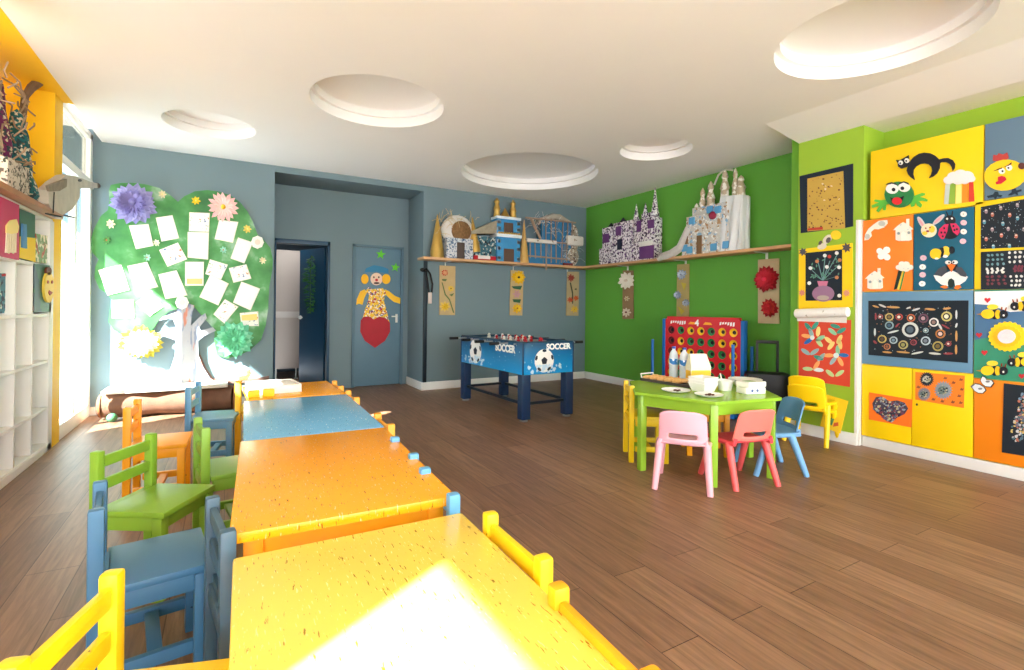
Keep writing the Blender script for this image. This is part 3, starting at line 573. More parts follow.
m = MB(); m.bx((x0-.36, 6.68, ZT), (x0, 6.84, ZT+.36), .006); m.build('annexe', mat((60, 104, 116), .7, .3, 12, speck=((30, 34, 40), (200, 200, 190)), sscale=18, sthr=.56), t, world=True)
m = MB(); cone(m, sx(524.5), 6.70, ZT, .085, .68); solo('gold_cone_tower', m, mat((208, 164, 92), .45, .1), 'slim gold paper cone standing between the blue castle and the stick house', 'cone tower')
t = thing('paper_tube', 'red and white paper tube lying at the shelf front edge', 'paper tube', (3.3, 6.63, ZT))
m = MB(); m.tube([(sx(473), 6.635, ZT+.035), (sx(494), 6.635, ZT+.035)], .034, 10); m.build('tube', mat((196, 30, 44), .5), t, world=True)
m = MB(); m.tube([(sx(476), 6.635, ZT+.037), (sx(488), 6.635, ZT+.037)], .0352, 10); m.build('white_band', mat((236, 226, 222), .5), t, world=True)
m = MB()
for q, h in ((472, .26), (476, .2), (480, .3), (485, .2)): cone(m, sx(q), 6.62+.12, ZT, .045, h, 8)
solo('dark_bottle_trees', m, mat((40, 48, 52), .6, .3, speck=((200, 196, 180),), sscale=24, sthr=.6), 'cluster of dark paper cones behind the red tube', 'paper cones')
# stick house near the corner
t = thing('craft_castle', 'blue stick house wrapped in wires near the room corner', 'craft castle', (4.7, 6.72, ZT), group='craft castles on the shelves')
x0, x1 = sx(529), sx(583); xr = sx(572)
m = MB(); m.bx((x0, 6.68, ZT), (xr, 6.85, ZT+.36), .006); m.bx((x0+.25, 6.70, ZT+.36), (xr, 6.85, ZT+.72), .006); m.build('blue_walls', mat((44, 116, 160), .7, .2, 6, speck=((110, 120, 124),), sscale=7, sthr=.58, stretch=(3, 1, .4)), t, world=True)
m = MB(); m.tube([(x0+.2, 6.76, ZT+.68), (x0+.5, 6.76, ZT+.80), (xr-.2, 6.76, ZT+.80), (xr+.02, 6.76, ZT+.70)], .05, 8); m.build('roof_ridge', mat((176, 166, 150), .8, .2), t, world=True)
ST = mat((160, 136, 116), .7, .2, 12); m = MB()
for i in range(9):
    x = x0+.02+(xr-x0-.04)*i/8; m.tube([(x, 6.672, ZT+rnd.uniform(0, .1)), (x+rnd.uniform(-.03, .03), 6.672, ZT+(.38 if i < 3 else .74))], .010, 6)
for z in (.1, .36, .72): m.tube([(x0-.08, 6.665, ZT+z+rnd.uniform(-.02, .02)), (xr+.06, 6.665, ZT+z)], .014, 6)
m.tube([(x0+.02, 6.66, ZT+.7), (x0+.2, 6.66, ZT+.4)], .022, 6); m.tube([(sx(543), 6.58, ZT-.10), (sx(543), 6.585, ZT+.12)], .012, 6)
m.build('sticks', ST, t, world=True)
m = MB(); m.bx((x0-.06, 6.63, ZT+.33), (x0+.5, 6.70, ZT+.39), .015); m.bx((xr-.12, 6.63, ZT+.34), (x1-.02, 6.75, ZT+.50), .03); m.build('snowy_ledges', mat((214, 206, 196), .8, .1, speck=((150, 130, 110),), sscale=20, sthr=.6), t, world=True)
m = MB(); m.ball((xr+.02, 6.73, ZT+.17), (.15, .08, .17), 10); m.ball((xr+.06, 6.74, ZT+.54), (.1, .07, .16), 10); m.ball((xr+.04, 6.74, ZT+.36), (.12, .08, .14), 10); m.build('stone_tower', mat((176, 160, 140), .85, .3, 14, .6, speck=((100, 80, 64), (226, 220, 206)), sscale=16, sthr=.56), t, world=True)
wires((xr-.05, 6.70), (.2, .03), (ZT+.1, ZT+.6), 60, (190, 196, 200), .0025, t); wires((x0+.3, 6.67), (.3, .01), (ZT+.5, ZT+.7), 30, (200, 192, 180), .003, t)
m = MB(); m.bx((sx(562), 6.62, ZT), (sx(571), 6.66, ZT+.04), .01); m.build('red_step', mat((120, 40, 40), .7), t, world=True)
# purple and white castle (green wall)
YS = lambda u, X=5.22: on(u, 250, X=X).y
PW = mat((232, 226, 228), .6, .1, speck=((44, 30, 50), (100, 62, 116)), sscale=30, sthr=.55); PUR = mat((104, 56, 116), .6, .15, 10)
t = thing('craft_castle', 'purple and white spotted craft castle with pointed turrets', 'craft castle', (5.25, 5.5, ZT), group='craft castles on the shelves')
def yb(m, u0, u1, z0, z1, xf=5.18, xb=5.36): m.bx((xf, YS(u1), ZT+z0), (xb, YS(u0), ZT+z1), .006)
m = MB(); yb(m, 601, 655, 0, .26); yb(m, 604, 614, .26, .58); yb(m, 615, 634, .26, .62); yb(m, 636, 655, .26, .60); yb(m, 641, 653, .60, .68, 5.22, 5.34); m.build('spotted_walls', PW, t, world=True)
for u, z, h, r in ((634, .56, .30, .06), (652.5, .62, .42, .06), (643, .64, .2, .05), (609, .54, .12, .1), (621, .58, .12, .1)):
    m = MB(); cone(m, 5.26, YS(u), ZT+z, r, h); m.build('turret', PW if u in (634, 652.5, 643) else mat((44, 36, 50), .7), t, world=True)
for u0, u1, z0, z1 in ((605, 611, .34, .48), (618, 623, .42, .56), (639, 643, .42, .58), (650, 656, .44, .56), (642, 656, .02, .2)): m = MB(); m.bx((5.165, YS(u1), ZT+z0), (5.185, YS(u0), ZT+z1), .004); m.build('purple_shutter', PUR, t, world=True)
m = MB(); m.bx((5.168, YS(624), ZT+.2), (5.185, YS(619.5), ZT+.36), .004); m.build('arch_window', mat((20, 26, 50), .5), t, world=True)
m = MB(); 
for k in range(9): u = 642+k*1.5; m.bx((5.16, YS(u+.7), ZT+.2), (5.18, YS(u), ZT+.27))
m.build('picket_fence', WHITE, t, world=True)
# white castle with draped cloth
t = thing('craft_castle', 'tall white craft castle with gold-tipped towers and draped white cloth', 'craft castle', (5.27, 4.3, ZT), group='craft castles on the shelves')
MIX = mat((206, 202, 194), .7, .15, speck=((130, 172, 200), (170, 134, 96), (236, 236, 230)), sscale=16, sthr=.575); YW = lambda u: YS(u, 5.22)
m = MB(); yb(m, 684, 730, 0, .28); yb(m, 688, 730, .28, .5); yb(m, 694, 728, .5, .6); m.build('mosaic_walls', MIX, t, world=True)
for u, z, h, r in ((699, .46, .40, .045), (707, .48, .44, .055), (721, .56, .46, .055), (731.5, .58, .42, .04), (737, .6, .3, .055), (693, .4, .28, .04)):
    m = MB(); m.lathe([(r, 0), (r*.85, h*.45), (r*1.05, h*.5), (r*.5, h*.72), (r*.7, h*.8), (r*.55, h*.9), (.004, h)], (5.28, YW(u), ZT+z), 12); m.build('tower', mat((196, 178, 150), .6, .2, 10, speck=((236, 230, 220),), sscale=18, sthr=.52), t, world=True)
m = MB(); pts = []
nx, nz = 22, 10
vs = []
for j in range(nz+1):
    for i in range(nx+1):
        s = i/nx; y = YW(721)+(YW(745)-YW(721))*s; top = .68-.04*s; z = ZT+top*(1-j/nz)+.004
        vs.append((5.17+.012*math.sin(s*17+j*.25)*(.4+j/nz)+(.10*s if s > .85 else 0)+.03*(1-j/nz), y+.012*math.sin(s*20+j), z))
fs = [[j*(nx+1)+i, j*(nx+1)+i+1, (j+1)*(nx+1)+i+1, (j+1)*(nx+1)+i] for j in range(nz) for i in range(nx)]
m.raw(vs, fs); m.bx((5.21, YW(743), ZT), (5.36, YW(724), ZT+.65), .02); m.build('white_cloth', mat((222, 224, 224), .7, .03), t, world=True)
m = MB(); m.tube([(5.2, YW(690), ZT+.36), (5.18, YW(683), ZT+.12), (5.15, YW(675), ZT+.04), (5.11, YW(668), ZT+.015), (5.12, YW(664), ZT-.02)], [.05, .06, .06, .05, .03], 8); m.build('fleecy_tail', mat((220, 214, 206), .9, .1, 30, .9), t, world=True)
for u, z in ((687, .08), (692, .05), (716, .05), (728, .06), (694, .42), (720, .5), (712, .52)): m = MB(); m.box((5.172, YW(u), ZT+z+.02), (.02, .09, .09), .01); m.build('blue_block', mat((90, 160, 206), .6, .1), t, world=True)
m = MB(); m.lathe([(.05, 0), (.05, .02), (.03, .03), (.001, .03)], (0, 0, 0), 14, Matrix.Translation((5.18, YW(715), ZT+.46)) @ Matrix.Rotation(-PI/2, 4, 'Y')); m.build('red_button', mat((150, 30, 60), .4), t, world=True)
m = MB(); m.tube([(5.27, YW(711), ZT+.86), (5.27, YW(715), ZT+.97), (5.27, YW(721), ZT+1.02), (5.27, YW(730), ZT+.98)], .012, 6); m.build('wire_arch', mat((200, 196, 180), .5), t, world=True)
m = MB(); m.bx((5.17, YW(704), ZT), (5.19, YW(699), ZT+.24), .004); m.bx((5.17, YW(690), ZT+.15), (5.19, YW(687), ZT+.3), .004); m.build('wooden_door', mat((120, 90, 60), .7), t, world=True)

# ================================================================ football table
def text(s, size, mt, par, M, name='lettering', ext=.0015):
    cu = bpy.data.curves.new('t', 'FONT'); cu.body = s; cu.size = size; cu.extrude = ext; cu.align_x = 'CENTER'; cu.offset = size*.045
    o = bpy.data.objects.new('t', cu); C.objects.link(o); bpy.context.view_layer.update()
    me = bpy.data.meshes.new_from_object(o.evaluated_get(bpy.context.evaluated_depsgraph_get())); bpy.data.objects.remove(o)
    me.transform(M); me.materials.clear(); me.materials.append(mt); o = bpy.data.objects.new(name, me); C.objects.link(o); o.parent = par; return o
def frame(o, x, y):
    x, y = Vector(x).normalized(), Vector(y).normalized(); z = x.cross(y); M = Matrix((x, y, z)).transposed().to_4x4(); M.translation = Vector(o); return M
t = thing('football_table', 'blue table football game with soccer artwork on navy legs', 'football table', (2.998, 5.21, 0), math.radians(2))
hw, hl, z0, z1 = .330, .732, .495, .828
PAN = mat((30, 120, 180), .35, .1, 3); NV = mat((22, 48, 84), .4, .1)
def grad_blue():
    m = bpy.data.materials.new('printed_blue'); m.use_nodes = True; n, l = m.node_tree.nodes, m.node_tree.links; b = n['Principled BSDF']
    tc = n.new('ShaderNodeTexCoord'); sp = n.new('ShaderNodeSeparateXYZ'); l.new(tc.outputs['Object'], sp.inputs[0])
    mr = n.new('ShaderNodeMapRange'); mr.inputs['From Min'].default_value = .5; mr.inputs['From Max'].default_value = .82; l.new(sp.outputs['Z'], mr.inputs['Value'])
    cr = n.new('ShaderNodeValToRGB'); cr.color_ramp.elements[0].color = rgb((20, 150, 215)); cr.color_ramp.elements[1].color = rgb((8, 66, 104)); l.new(mr.outputs[0], cr.inputs[0])
    nz = n.new('ShaderNodeTexNoise'); nz.inputs['Scale'].default_value = 34; l.new(tc.outputs['Object'], nz.inputs['Vector'])
    r2 = n.new('ShaderNodeMapRange'); r2.inputs['From Min'].default_value = .7; r2.inputs['From Max'].default_value = .74; l.new(nz.outputs['Fac'], r2.inputs['Value'])
    mx = n.new('ShaderNodeMix'); mx.data_type = 'RGBA'; mx.inputs['B'].default_value = rgb((190, 225, 240)); l.new(cr.outputs[0], mx.inputs['A']); l.new(r2.outputs[0], mx.inputs['Factor'])
    l.new(mx.outputs['Result'], b.inputs['Base Color']); b.inputs['Roughness'].default_value = .3; return m
GB = grad_blue()
for s in (-1, 1): m = MB(); m.bx((s*hw, -hl, z0), (s*(hw-.025), hl, z1), .003); m.build('side_panel', GB, t)
for s in (-1, 1): m = MB(); m.bx((-hw+.026, s*hl, z0), (hw-.026, s*(hl-.025), z1), .003); m.build('end_panel', GB, t)
m = MB(); m.bx((-hw+.03, -hl+.03, .66), (hw-.03, hl-.03, .68)); m.build('playing_field', mat((40, 130, 70), .5, .1), t)
m = MB()
for s in (-1, 1): m.bx((s*(hw+.003), -hl-.003, z1), (s*(hw-.04), hl+.003, z1+.014), .003); m.bx((-hw+.04, s*(hl+.003), z1), (hw-.04, s*(hl-.05), z1+.014), .003)
m.build('top_rim', mat((16, 60, 84), .4), t)
for sx_ in (-1, 1):
    for sy_ in (-1, 1):
        c = (sx_*(hw-.045), sy_*(hl-.045)); m = MB(); m.bx((c[0]-.05, c[1]-.05, .025), (c[0]+.05, c[1]+.05, z0), .004); lg = m.build('leg', NV, t)
        m = MB(); m.lathe([(.04, 0), (.045, .01), (.03, .022), (.015, .03)], (c[0], c[1], 0), 14); m.build('foot', mat((190, 190, 186), .3, .02, metal=.6), lg)
        m = MB(); m.bx((c[0]+sx_*.047-.006, c[1]+sy_*.047-.006, z0), (c[0]+sx_*.047+.006, c[1]+sy_*.047+.006, z1), .002); m.build('corner_strip', NV, t)
for s in (-1, 1):
    m = MB(); m.bx((s*(hw-.06), -hl+.09, .17), (s*(hw-.035), hl-.09, .20)); m.build('stretcher', mat((16, 30, 44), .4), t)
    m = MB(); m.bx((-hw+.09, s*(hl-.06), .17), (hw-.09, s*(hl-.035), .20)); m.build('stretcher', mat((16, 30, 44), .4), t)
PLW, PLR = mat((232, 226, 216), .4), mat((190, 24, 40), .4)
for i in range(8):
    y = -hl+.14+i*(2*hl-.28)/7; lf = i % 2 == 1
    m = MB(); m.tube([(-hw-.12 if lf else -hw-.03, y, .812), (hw+.03 if lf else hw+.14, y, .812)], .008, 8); rd = m.build('rod', mat((170, 172, 176), .3, .02, metal=.7), t)
    xa = -hw-.12 if lf else hw+.14; s = -1 if lf else 1
    m = MB(); m.tube([(xa, y, .812), (xa+s*.11, y, .812)], .017, 10); m.build('handle', BLACK, rd)
    k = (1, 2, 3, 5, 5, 3, 2, 1)[i]; m = MB()
    for j in range(k):
        x = (j-(k-1)/2)*(.09 if k > 2 else .2)
        m.box((x, y, .812), (.036, .026, .054), .006); m.ball((x, y, .855), .017, 8); m.bx((x-.01, y-.008, .715), (x+.01, y+.008, .77)); m.box((x, y+.006, .712), (.022, .03, .012), .002)
    m.build('players', PLR if i < 3 or i == 4 else PLW, rd)
# printed balls, splashes and lettering (flat on the panels)
def ballprint(M, R):
    m = MB(); m.raw([M @ Vector((R*math.cos(2*PI*k/32), R*math.sin(2*PI*k/32), z)) for z in (0, .002) for k in range(32)], [list(range(32, 64))]+[[k, (k+1) % 32, 32+(k+1) % 32, 32+k] for k in range(32)]); m.build('printed_ball', WHITE, t)
    m = MB()
    def pent(cx, cy, r, a, sx=1): m.raw([M @ Vector((cx+r*math.cos(a+2*PI*k/5), cy+r*math.sin(a+2*PI*k/5), .0028)) for k in range(5)], [[0, 1, 2, 3, 4]])
    pent(0, 0, R*.34, PI/2); m.build('ball_patch', mat((24, 36, 50), .4), t)
    for k in range(5):
        a = PI/2+2*PI*k/5; m = MB(); m.raw([M @ Vector((R*f*math.cos(a+d), R*f*math.sin(a+d), .0028)) for f, d in ((.74, 0), (.83, .26), (.98, .2), (.99, 0), (.98, -.2), (.83, -.26))], [[0, 1, 2, 3, 4, 5]]); m.build('ball_patch', mat((24, 36, 50), .4), t)
def splash(M, w, h, n, seed):
    m = MB(); R = random.Random(seed)
    for i in range(n):
        cx, cy = R.gauss(0, w*.4), max(-h*.45, -abs(R.gauss(0, h*.28))); r = R.uniform(.006, .026); k = 9
        m.raw([M @ Vector((cx+r*R.uniform(.4, 1.2)*math.cos(2*PI*j/k), cy+r*R.uniform(.4, 1.2)*math.sin(2*PI*j/k), .0024)) for j in range(k)], [list(range(k))])
    m.build('splash', mat((200, 224, 238), .4), t)
ME = lambda x, z: frame((x, -hl-.0005, z), (1, 0, 0), (0, 0, 1)); MS = lambda y, z: frame((-hw-.0005, y, z), (0, -1, 0), (0, 0, 1))
ballprint(ME(-.06, .635), .125); splash(ME(-.02, .585), .28, .14, 46, 2); text('SOCCER', .085, WHITE, t, ME(.13, .755), 'soccer_lettering')
ballprint(MS(.34, .665), .15); splash(MS(.36, .60), .3, .18, 50, 4); text('SOCCER', .11, WHITE, t, MS(-.36, .715), 'soccer_lettering')

# ================================================================ giant four-in-a-row game by the green wall
pL, pR = on(666.5, 385, X=4.95)*1, on(741.5, 385, X=5.10)*1; pL.z = pR.z = 0; ax = (pR-pL).normalized()
t = thing('row_game', 'giant red upright disc game with yellow and green rings', 'disc game', tuple((pL+pR)/2), math.atan2(ax.y, ax.x))
Wd = (pR-pL).length; zb, zt_ = .16, 1.10; RG = mat((206, 26, 36), .4, .06); cx = [(-Wd/2)+.085+(Wd-.17)*i/6 for i in range(7)]; rz = [.94-.134*j for j in range(6)]
for sy in (-1, 1):
    b2 = bmesh.new(); ed = []
    def lp(pts):
        vs = [b2.verts.new(p) for p in pts]; [ed.append(b2.edges.new((vs[i], vs[(i+1) % len(vs)]))) for i in range(len(vs))]
    y = sy*.03
    lp([(-Wd/2, y, zb), (Wd/2, y, zb), (Wd/2, y, zt_-.03), (Wd/2-.04, y, zt_), (-Wd/2+.04, y, zt_), (-Wd/2, y, zt_-.03)])
    for x in cx:
        for z in rz: lp([(x+.05*math.cos(2*PI*k/18), y, z+.05*math.sin(2*PI*k/18)) for k in range(18)])
    bmesh.ops.triangle_fill(b2, use_beauty=True, edges=ed)
    kl = [f for f in b2.faces if any((Vector((v.x, v.z))-Vector((x, z))).length < .046 for v in [f.calc_center_median()] for x in cx for z in rz) and all(min((Vector((w.co.x, w.co.z))-Vector((x, z))).length for x in cx for z in rz) < .0505 for w in f.verts)]
    bmesh.ops.delete(b2, geom=kl, context='FACES_ONLY'); m = MB(); m.b.free(); m.b = b2
    o = m.build('front_plate' if sy < 0 else 'back_plate', RG, t, smooth=0); md = o.modifiers.new('thick', 'SOLIDIFY'); md.thickness = .008; md.offset = 0
m = MB()
for x in cx[:-1]: m.bx((x+Wd/14-.010, -.026, zb), (x+Wd/14-.004, .026, zt_-.12))
m.bx((-Wd/2, -.03, zb-.02), (Wd/2, .03, zb+.01)); m.bx((-Wd/2+.02, -.034, zt_-.01), (Wd/2-.02, .034, zt_+.012), .004); m.build('column_walls', RG, t)
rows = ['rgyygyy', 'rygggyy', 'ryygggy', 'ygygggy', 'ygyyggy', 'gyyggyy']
YD, GD, RD = mat((252, 204, 30), .35), mat((34, 138, 70), .35), mat((110, 30, 34), .5); DK = mat((30, 26, 30), .6)  # dark red fills the cells left empty
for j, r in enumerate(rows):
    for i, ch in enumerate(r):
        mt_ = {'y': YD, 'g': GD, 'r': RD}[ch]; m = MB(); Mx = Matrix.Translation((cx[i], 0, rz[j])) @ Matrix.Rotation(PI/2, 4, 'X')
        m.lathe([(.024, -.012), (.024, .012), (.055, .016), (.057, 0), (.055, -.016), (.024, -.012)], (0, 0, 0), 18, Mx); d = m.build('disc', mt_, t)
        m = MB(); m.lathe([(.001, -.004), (.0245, -.004), (.0245, .004), (.001, .004)], (0, 0, 0), 14, Mx); m.build('dark_centre', DK, d)  # dark plug closing the hole of the disc
m = MB()   # pale wavy marks of the header print
for x0_, n_ in ((-.42, 7), (.24, 6)):
    for k in range(n_): x = x0_+k*.032; m.raw([(x, -.0345, 1.02+.012*math.sin(k)), (x+.022, -.0345, 1.025+.012*math.sin(k)), (x+.026, -.0345, 1.06), (x+.004, -.0345, 1.055)], [[0, 1, 2, 3]])
m.build('header_marks', WHITE, t, smooth=0)
text('4', .10, WHITE, t, frame((-.05, -.035, 1.005), (1, 0, 0), (0, 0, 1)), 'numeral_four')
m = MB()
for x0_, c_ in ((-.17, 0), (.03, 0)): m.raw([(x0_, -.0345, 1.02), (x0_+.12, -.0345, 1.02), (x0_+.10, -.0345, 1.045), (x0_+.03, -.0345, 1.05)], [[0, 1, 2, 3]])
m.build('yellow_swoosh', mat((246, 170, 40), .5), t, smooth=0)
BB = mat((20, 100, 176), .4, .06)
for s in (-1, 1):
    m = MB(); m.bx((s*(Wd/2+.002), -.04, 0), (s*(Wd/2+.045), .04, 1.08), .008); sp = m.build('side_post', BB, t)
    m = MB(); m.bx((s*(Wd/2+.005), -.28, 0), (s*(Wd/2+.06), .2, .05), .01); m.build('foot_bar', BB, sp)
    for y, h in ((-.26, .82), (.17, .78)): m = MB(); m.tube([(s*(Wd/2+.032), y, .04), (s*(Wd/2+.032), y, h)], .018, 10); m.build('upright_tube', BB, sp)

# ================================================================ hexagonal green table
HC = Vector((3.212, 2.665, 0)); A0 = math.radians(-129.4); TZ = .585
GT = mat((146, 188, 54), .24, .08, 5)
t = thing('hexagon_table', 'lime green hexagonal table set with food and stacked white dishes', 'table', tuple(HC), A0)
m = MB(); hexp = [(.585*math.cos(k*PI/3), .585*math.sin(k*PI/3), 0) for k in range(6)]; m.sheet(hexp, (0, 0, 1), TZ-.024, TZ); tp = m.build('tabletop', GT, t)
bv = tp.modifiers.new('edge', 'BEVEL'); bv.width = .004; bv.segments = 2; bv.limit_method = 'ANGLE'
m = MB()
for k in range(6):
    a, b_ = k*PI/3, (k+1)*PI/3; m.bar((.53*math.cos(a), .53*math.sin(a), TZ-.062), (.53*math.cos(b_), .53*math.sin(b_), TZ-.062), .022, .076)
m.build('apron', GT, t)
for k in range(6): m = MB(); a = k*PI/3; m.box((.52*math.cos(a), .52*math.sin(a), (TZ-.024)/2), (.05, .05, TZ-.024), .006, rz=a); m.build('leg', GT, t)
def tbl(u, v, z=TZ): return on(u, v, Z=z)
# tray of pastries
a, c = tbl(640, 380.5), tbl(690, 388.5); dx = (c-a).normalized(); dy = Vector((-dx.y, dx.x, 0)); dy = dy if dy.y > 0 else -dy; L = (c-a).length; BD = .20
t = thing('serving_tray', 'dark tray with white handle holding rows of golden pastries', 'tray', tuple((a+c)/2+dy*BD/2), math.atan2(dx.y, dx.x))
m = MB(); m.bx((-L/2, -BD/2, 0), (L/2, BD/2, .008), .003); m.bx((-L/2, -BD/2, .006), (L/2, -BD/2+.008, .024)); m.bx((-L/2, BD/2-.008, .006), (L/2, BD/2, .024)); m.bx((L/2-.008, -BD/2, .006), (L/2, BD/2, .024)); m.bx((-L/2, -BD/2, .006), (-L/2+.008, BD/2, .024)); m.build('tray_body', mat((70, 60, 50), .4), t)
m = MB(); m.tube([(-L/2+.004, -.08, .02), (-L/2-.01, -.08, .055), (-L/2-.01, .08, .055), (-L/2+.004, .08, .02)], .006, 8); m.build('handle', WHITE, t)
TM = t.matrix_basis.copy(); trayP = (L, BD)
k_ = 0; pos_txt = ('nearest the handle', 'second from the handle', 'third from the handle', 'fourth from the handle', 'farthest from the handle')
for j in range(2):
    for i in range(5):
        x = -L/2+.045+i*(L*.72-.06)/4; y = -.045+.09*j; p = TM @ Vector((x, y, .008)); o = MB()
        ang = math.atan2(dx.y, dx.x)+rnd.uniform(.6, 1.0)
        Mx = Matrix.Translation(p) @ Matrix.Rotation(ang, 4, 'Z')
        o.tube([Mx @ Vector(q) for q in ((-.045, 0, .018), (-.02, .004, .022), (.02, .004, .022), (.045, 0, .018))], [.010, .018, .018, .009], 10)
        solo('pastry', o, mat((222, 172, 104), .6, .2, 24, speck=((170, 106, 50),), sscale=30, sthr=.6), 'golden pastry, %s row of the tray, %s' % (('front', 'back')[j], pos_txt[i]), 'pastry', 'pastries on the tray')
# plates with scraps
for u, v, r, lb in ((676, 391.5, .105, 'white plate with brown crumbs in front of the pastry tray'), (709, 396, .10, 'white plate with dark scraps at the near table corner')):
    p = tbl(u, v); t = thing('plate', lb, 'plate', tuple(p), group='white plates on the green table')
    m = MB(); m.lathe([(.001, .004), (r*.62, .004), (r*.98, .014), (r, .016), (r*.98, .012), (r*.6, 0), (.001, 0)], (0, 0, 0), 28); m.build('dish', WHITE, t)
    m = MB()
    for k in range(4): m.ball((rnd.uniform(-.03, .04), rnd.uniform(-.02, .02), .009), (.018, .010, .006), 7)
    m.build('scraps', mat((92, 54, 40), .7, .3, 30), t)
# water bottles
CLR = mat((232, 242, 250), .12, .03, alpha=.72); LBL = mat((40, 120, 190), .4, .05, speck=((236, 242, 246),), sscale=30, sthr=.55); WATER = mat((200, 222, 232), .2, .03, alpha=.55)
for u, v, lb in ((673.5, 379.5, 'clear water bottle with blue label, next to the tray'), (684, 381.5, 'clear water bottle with blue label, next to the yellow carton bag')):
    p = tbl(u, v); t = thing('water_bottle', lb, 'bottle', tuple(p), group='water bottles on the green table'); r = .040
    m = MB(); m.lathe([(.001, 0), (r*.9, 0), (r, .01), (r*.96, .05), (r, .06), (r*.95, .1), (r, .11), (r, .2), (r*.8, .235), (.014, .262), (.014, .275)], (0, 0, 0), 20); m.build('bottle_body', CLR, t)
    m = MB(); m.lathe([(r*1.015, .135), (r*1.02, .137), (r*1.02, .183), (r*1.015, .185)], (0, 0, 0), 20); m.build('label', LBL, t, smooth=0)
    m = MB(); m.lathe([(.016, .272), (.017, .275), (.017, .290), (.001, .291)], (0, 0, 0), 14); m.build('cap', mat((60, 80, 170), .4), t)
    m = MB(); m.lathe([(.001, .003), (r*.92, .004), (r*.92, .19), (.001, .19)], (0, 0, 0), 18); m.build('water', WATER, t)
p = tbl(698, 383.5); t = thing('snack_bag', 'white and yellow paper bag standing by the water bottles', 'bag', tuple(p), math.radians(-20))
m = MB(); vs = [Vector(q_)*1.15 for q_ in [(-.075, -.035, 0), (.075, -.035, 0), (.075, .035, 0), (-.075, .035, 0), (-.078, -.04, .12), (.078, -.04, .12), (.078, .04, .12), (-.078, .04, .12), (-.07, -.012, .215), (.055, -.014, .215), (.055, .012, .215), (-.07, .012, .215)]]
fs = [[0, 3, 2, 1]]+[[i+4*j, (i+1) % 4+4*j, (i+1) % 4+4*j+4, i+4*j+4] for j in range(2) for i in range(4)]+[[8, 9, 10, 11]]; m.raw(vs, fs); m.build('bag_body', mat((244, 236, 206), .6, .05), t)
m = MB(); m.bx((-.0895, -.0465, .04), (.0895, .0465, .12), .01); m.build('yellow_band', mat((246, 190, 50), .6, .05), t)
# bowls
for u, v, lb, st in ((703, 391, 'stack of square white bowls at the table centre', 2), (725, 390, 'round white tub with a spoon standing in it', 0)):
    p = tbl(u, v); t = thing('white_bowl', lb, 'bowl', tuple(p))
    m = MB()
    if st:
        for zz_ in (0, .022, .044): 
            w0, w1 = .056, .078; m.raw([(-w0, -w0, zz_), (w0, -w0, zz_), (w0, w0, zz_), (-w0, w0, zz_), (-w1, -w1, zz_+.065), (w1, -w1, zz_+.065), (w1, w1, zz_+.065), (-w1, w1, zz_+.065), (-w1+.006, -w1+.006, zz_+.065), (w1-.006, -w1+.006, zz_+.065), (w1-.006, w1-.006, zz_+.065), (-w1+.006, w1-.006, zz_+.065), (-w0, -w0, zz_+.006), (w0, -w0, zz_+.006), (w0, w0, zz_+.006), (-w0, w0, zz_+.006)],
              [[3, 2, 1, 0]]+[[i+4*j, (i+1) % 4+4*j, (i+1) % 4+4*j+4, i+4*j+4] for j in range(3) for i in range(4)]+[[12, 13, 14, 15]])
        m.build('bowls', WHITE, t)
    else:
        m.lathe([(.001, 0), (.045, 0), (.062, .07), (.066, .078), (.060, .078), (.045, .006), (.001, .006)], (0, 0, 0), 24); m.build('tub', WHITE, t)
        m = MB(); m.tube([(-.02, 0, .02), (-.045, .01, .13)], .005, 6); m.ball((-.02, 0, .02), (.012, .012, .006), 8); m.build('spoon', mat((246, 240, 220), .4), t)
p = tbl(745, 385); t = thing('plate_stack', 'stack of large white paper plates behind the white boxes', 'plate stack', tuple(p))
for k in range(5): m = MB(); z = k*.008; m.lathe([(.001, z+.004), (.08, z+.004), (.125, z+.02), (.13, z+.02), (.08, z), (.001, z)], (0, 0, 0), 28); m.build('paper_plate', WHITE, t)
for u, v, z, rz, lb, d in ((757, 394, 0, -.25, 'white box with blue spots lying at the right table edge', (.17, .11, .048)), (757, 394, .049, -.1, 'white napkin pack lying on the spotted white box', (.18, .12, .04))):
    p = tbl(u, v)+Vector((0, .05, z)); t = thing('napkin_pack', lb, 'box', tuple(p), rz)
    m = MB(); m.bx((-d[0]/2, -d[1]/2, 0), (d[0]/2, d[1]/2, d[2]), .008); m.build('pack', WHITE, t)
    m = MB()
    if z == 0:
        for x in (-.035, .01): m.lathe([(.011, 0), (.011, .0012), (.001, .0012)], (0, 0, 0), 12, Matrix.Translation((x, -d[1]/2-.0002, .026)) @ Matrix.Rotation(PI/2, 4, 'X'))
        m.build('blue_spots', mat((70, 90, 150), .5), t)
    else: m.bx((-.06, -.03, d[2]-.002), (.02, .03, d[2]+.0008)); m.build('green_leaf_print', mat((150, 180, 130), .5), t)

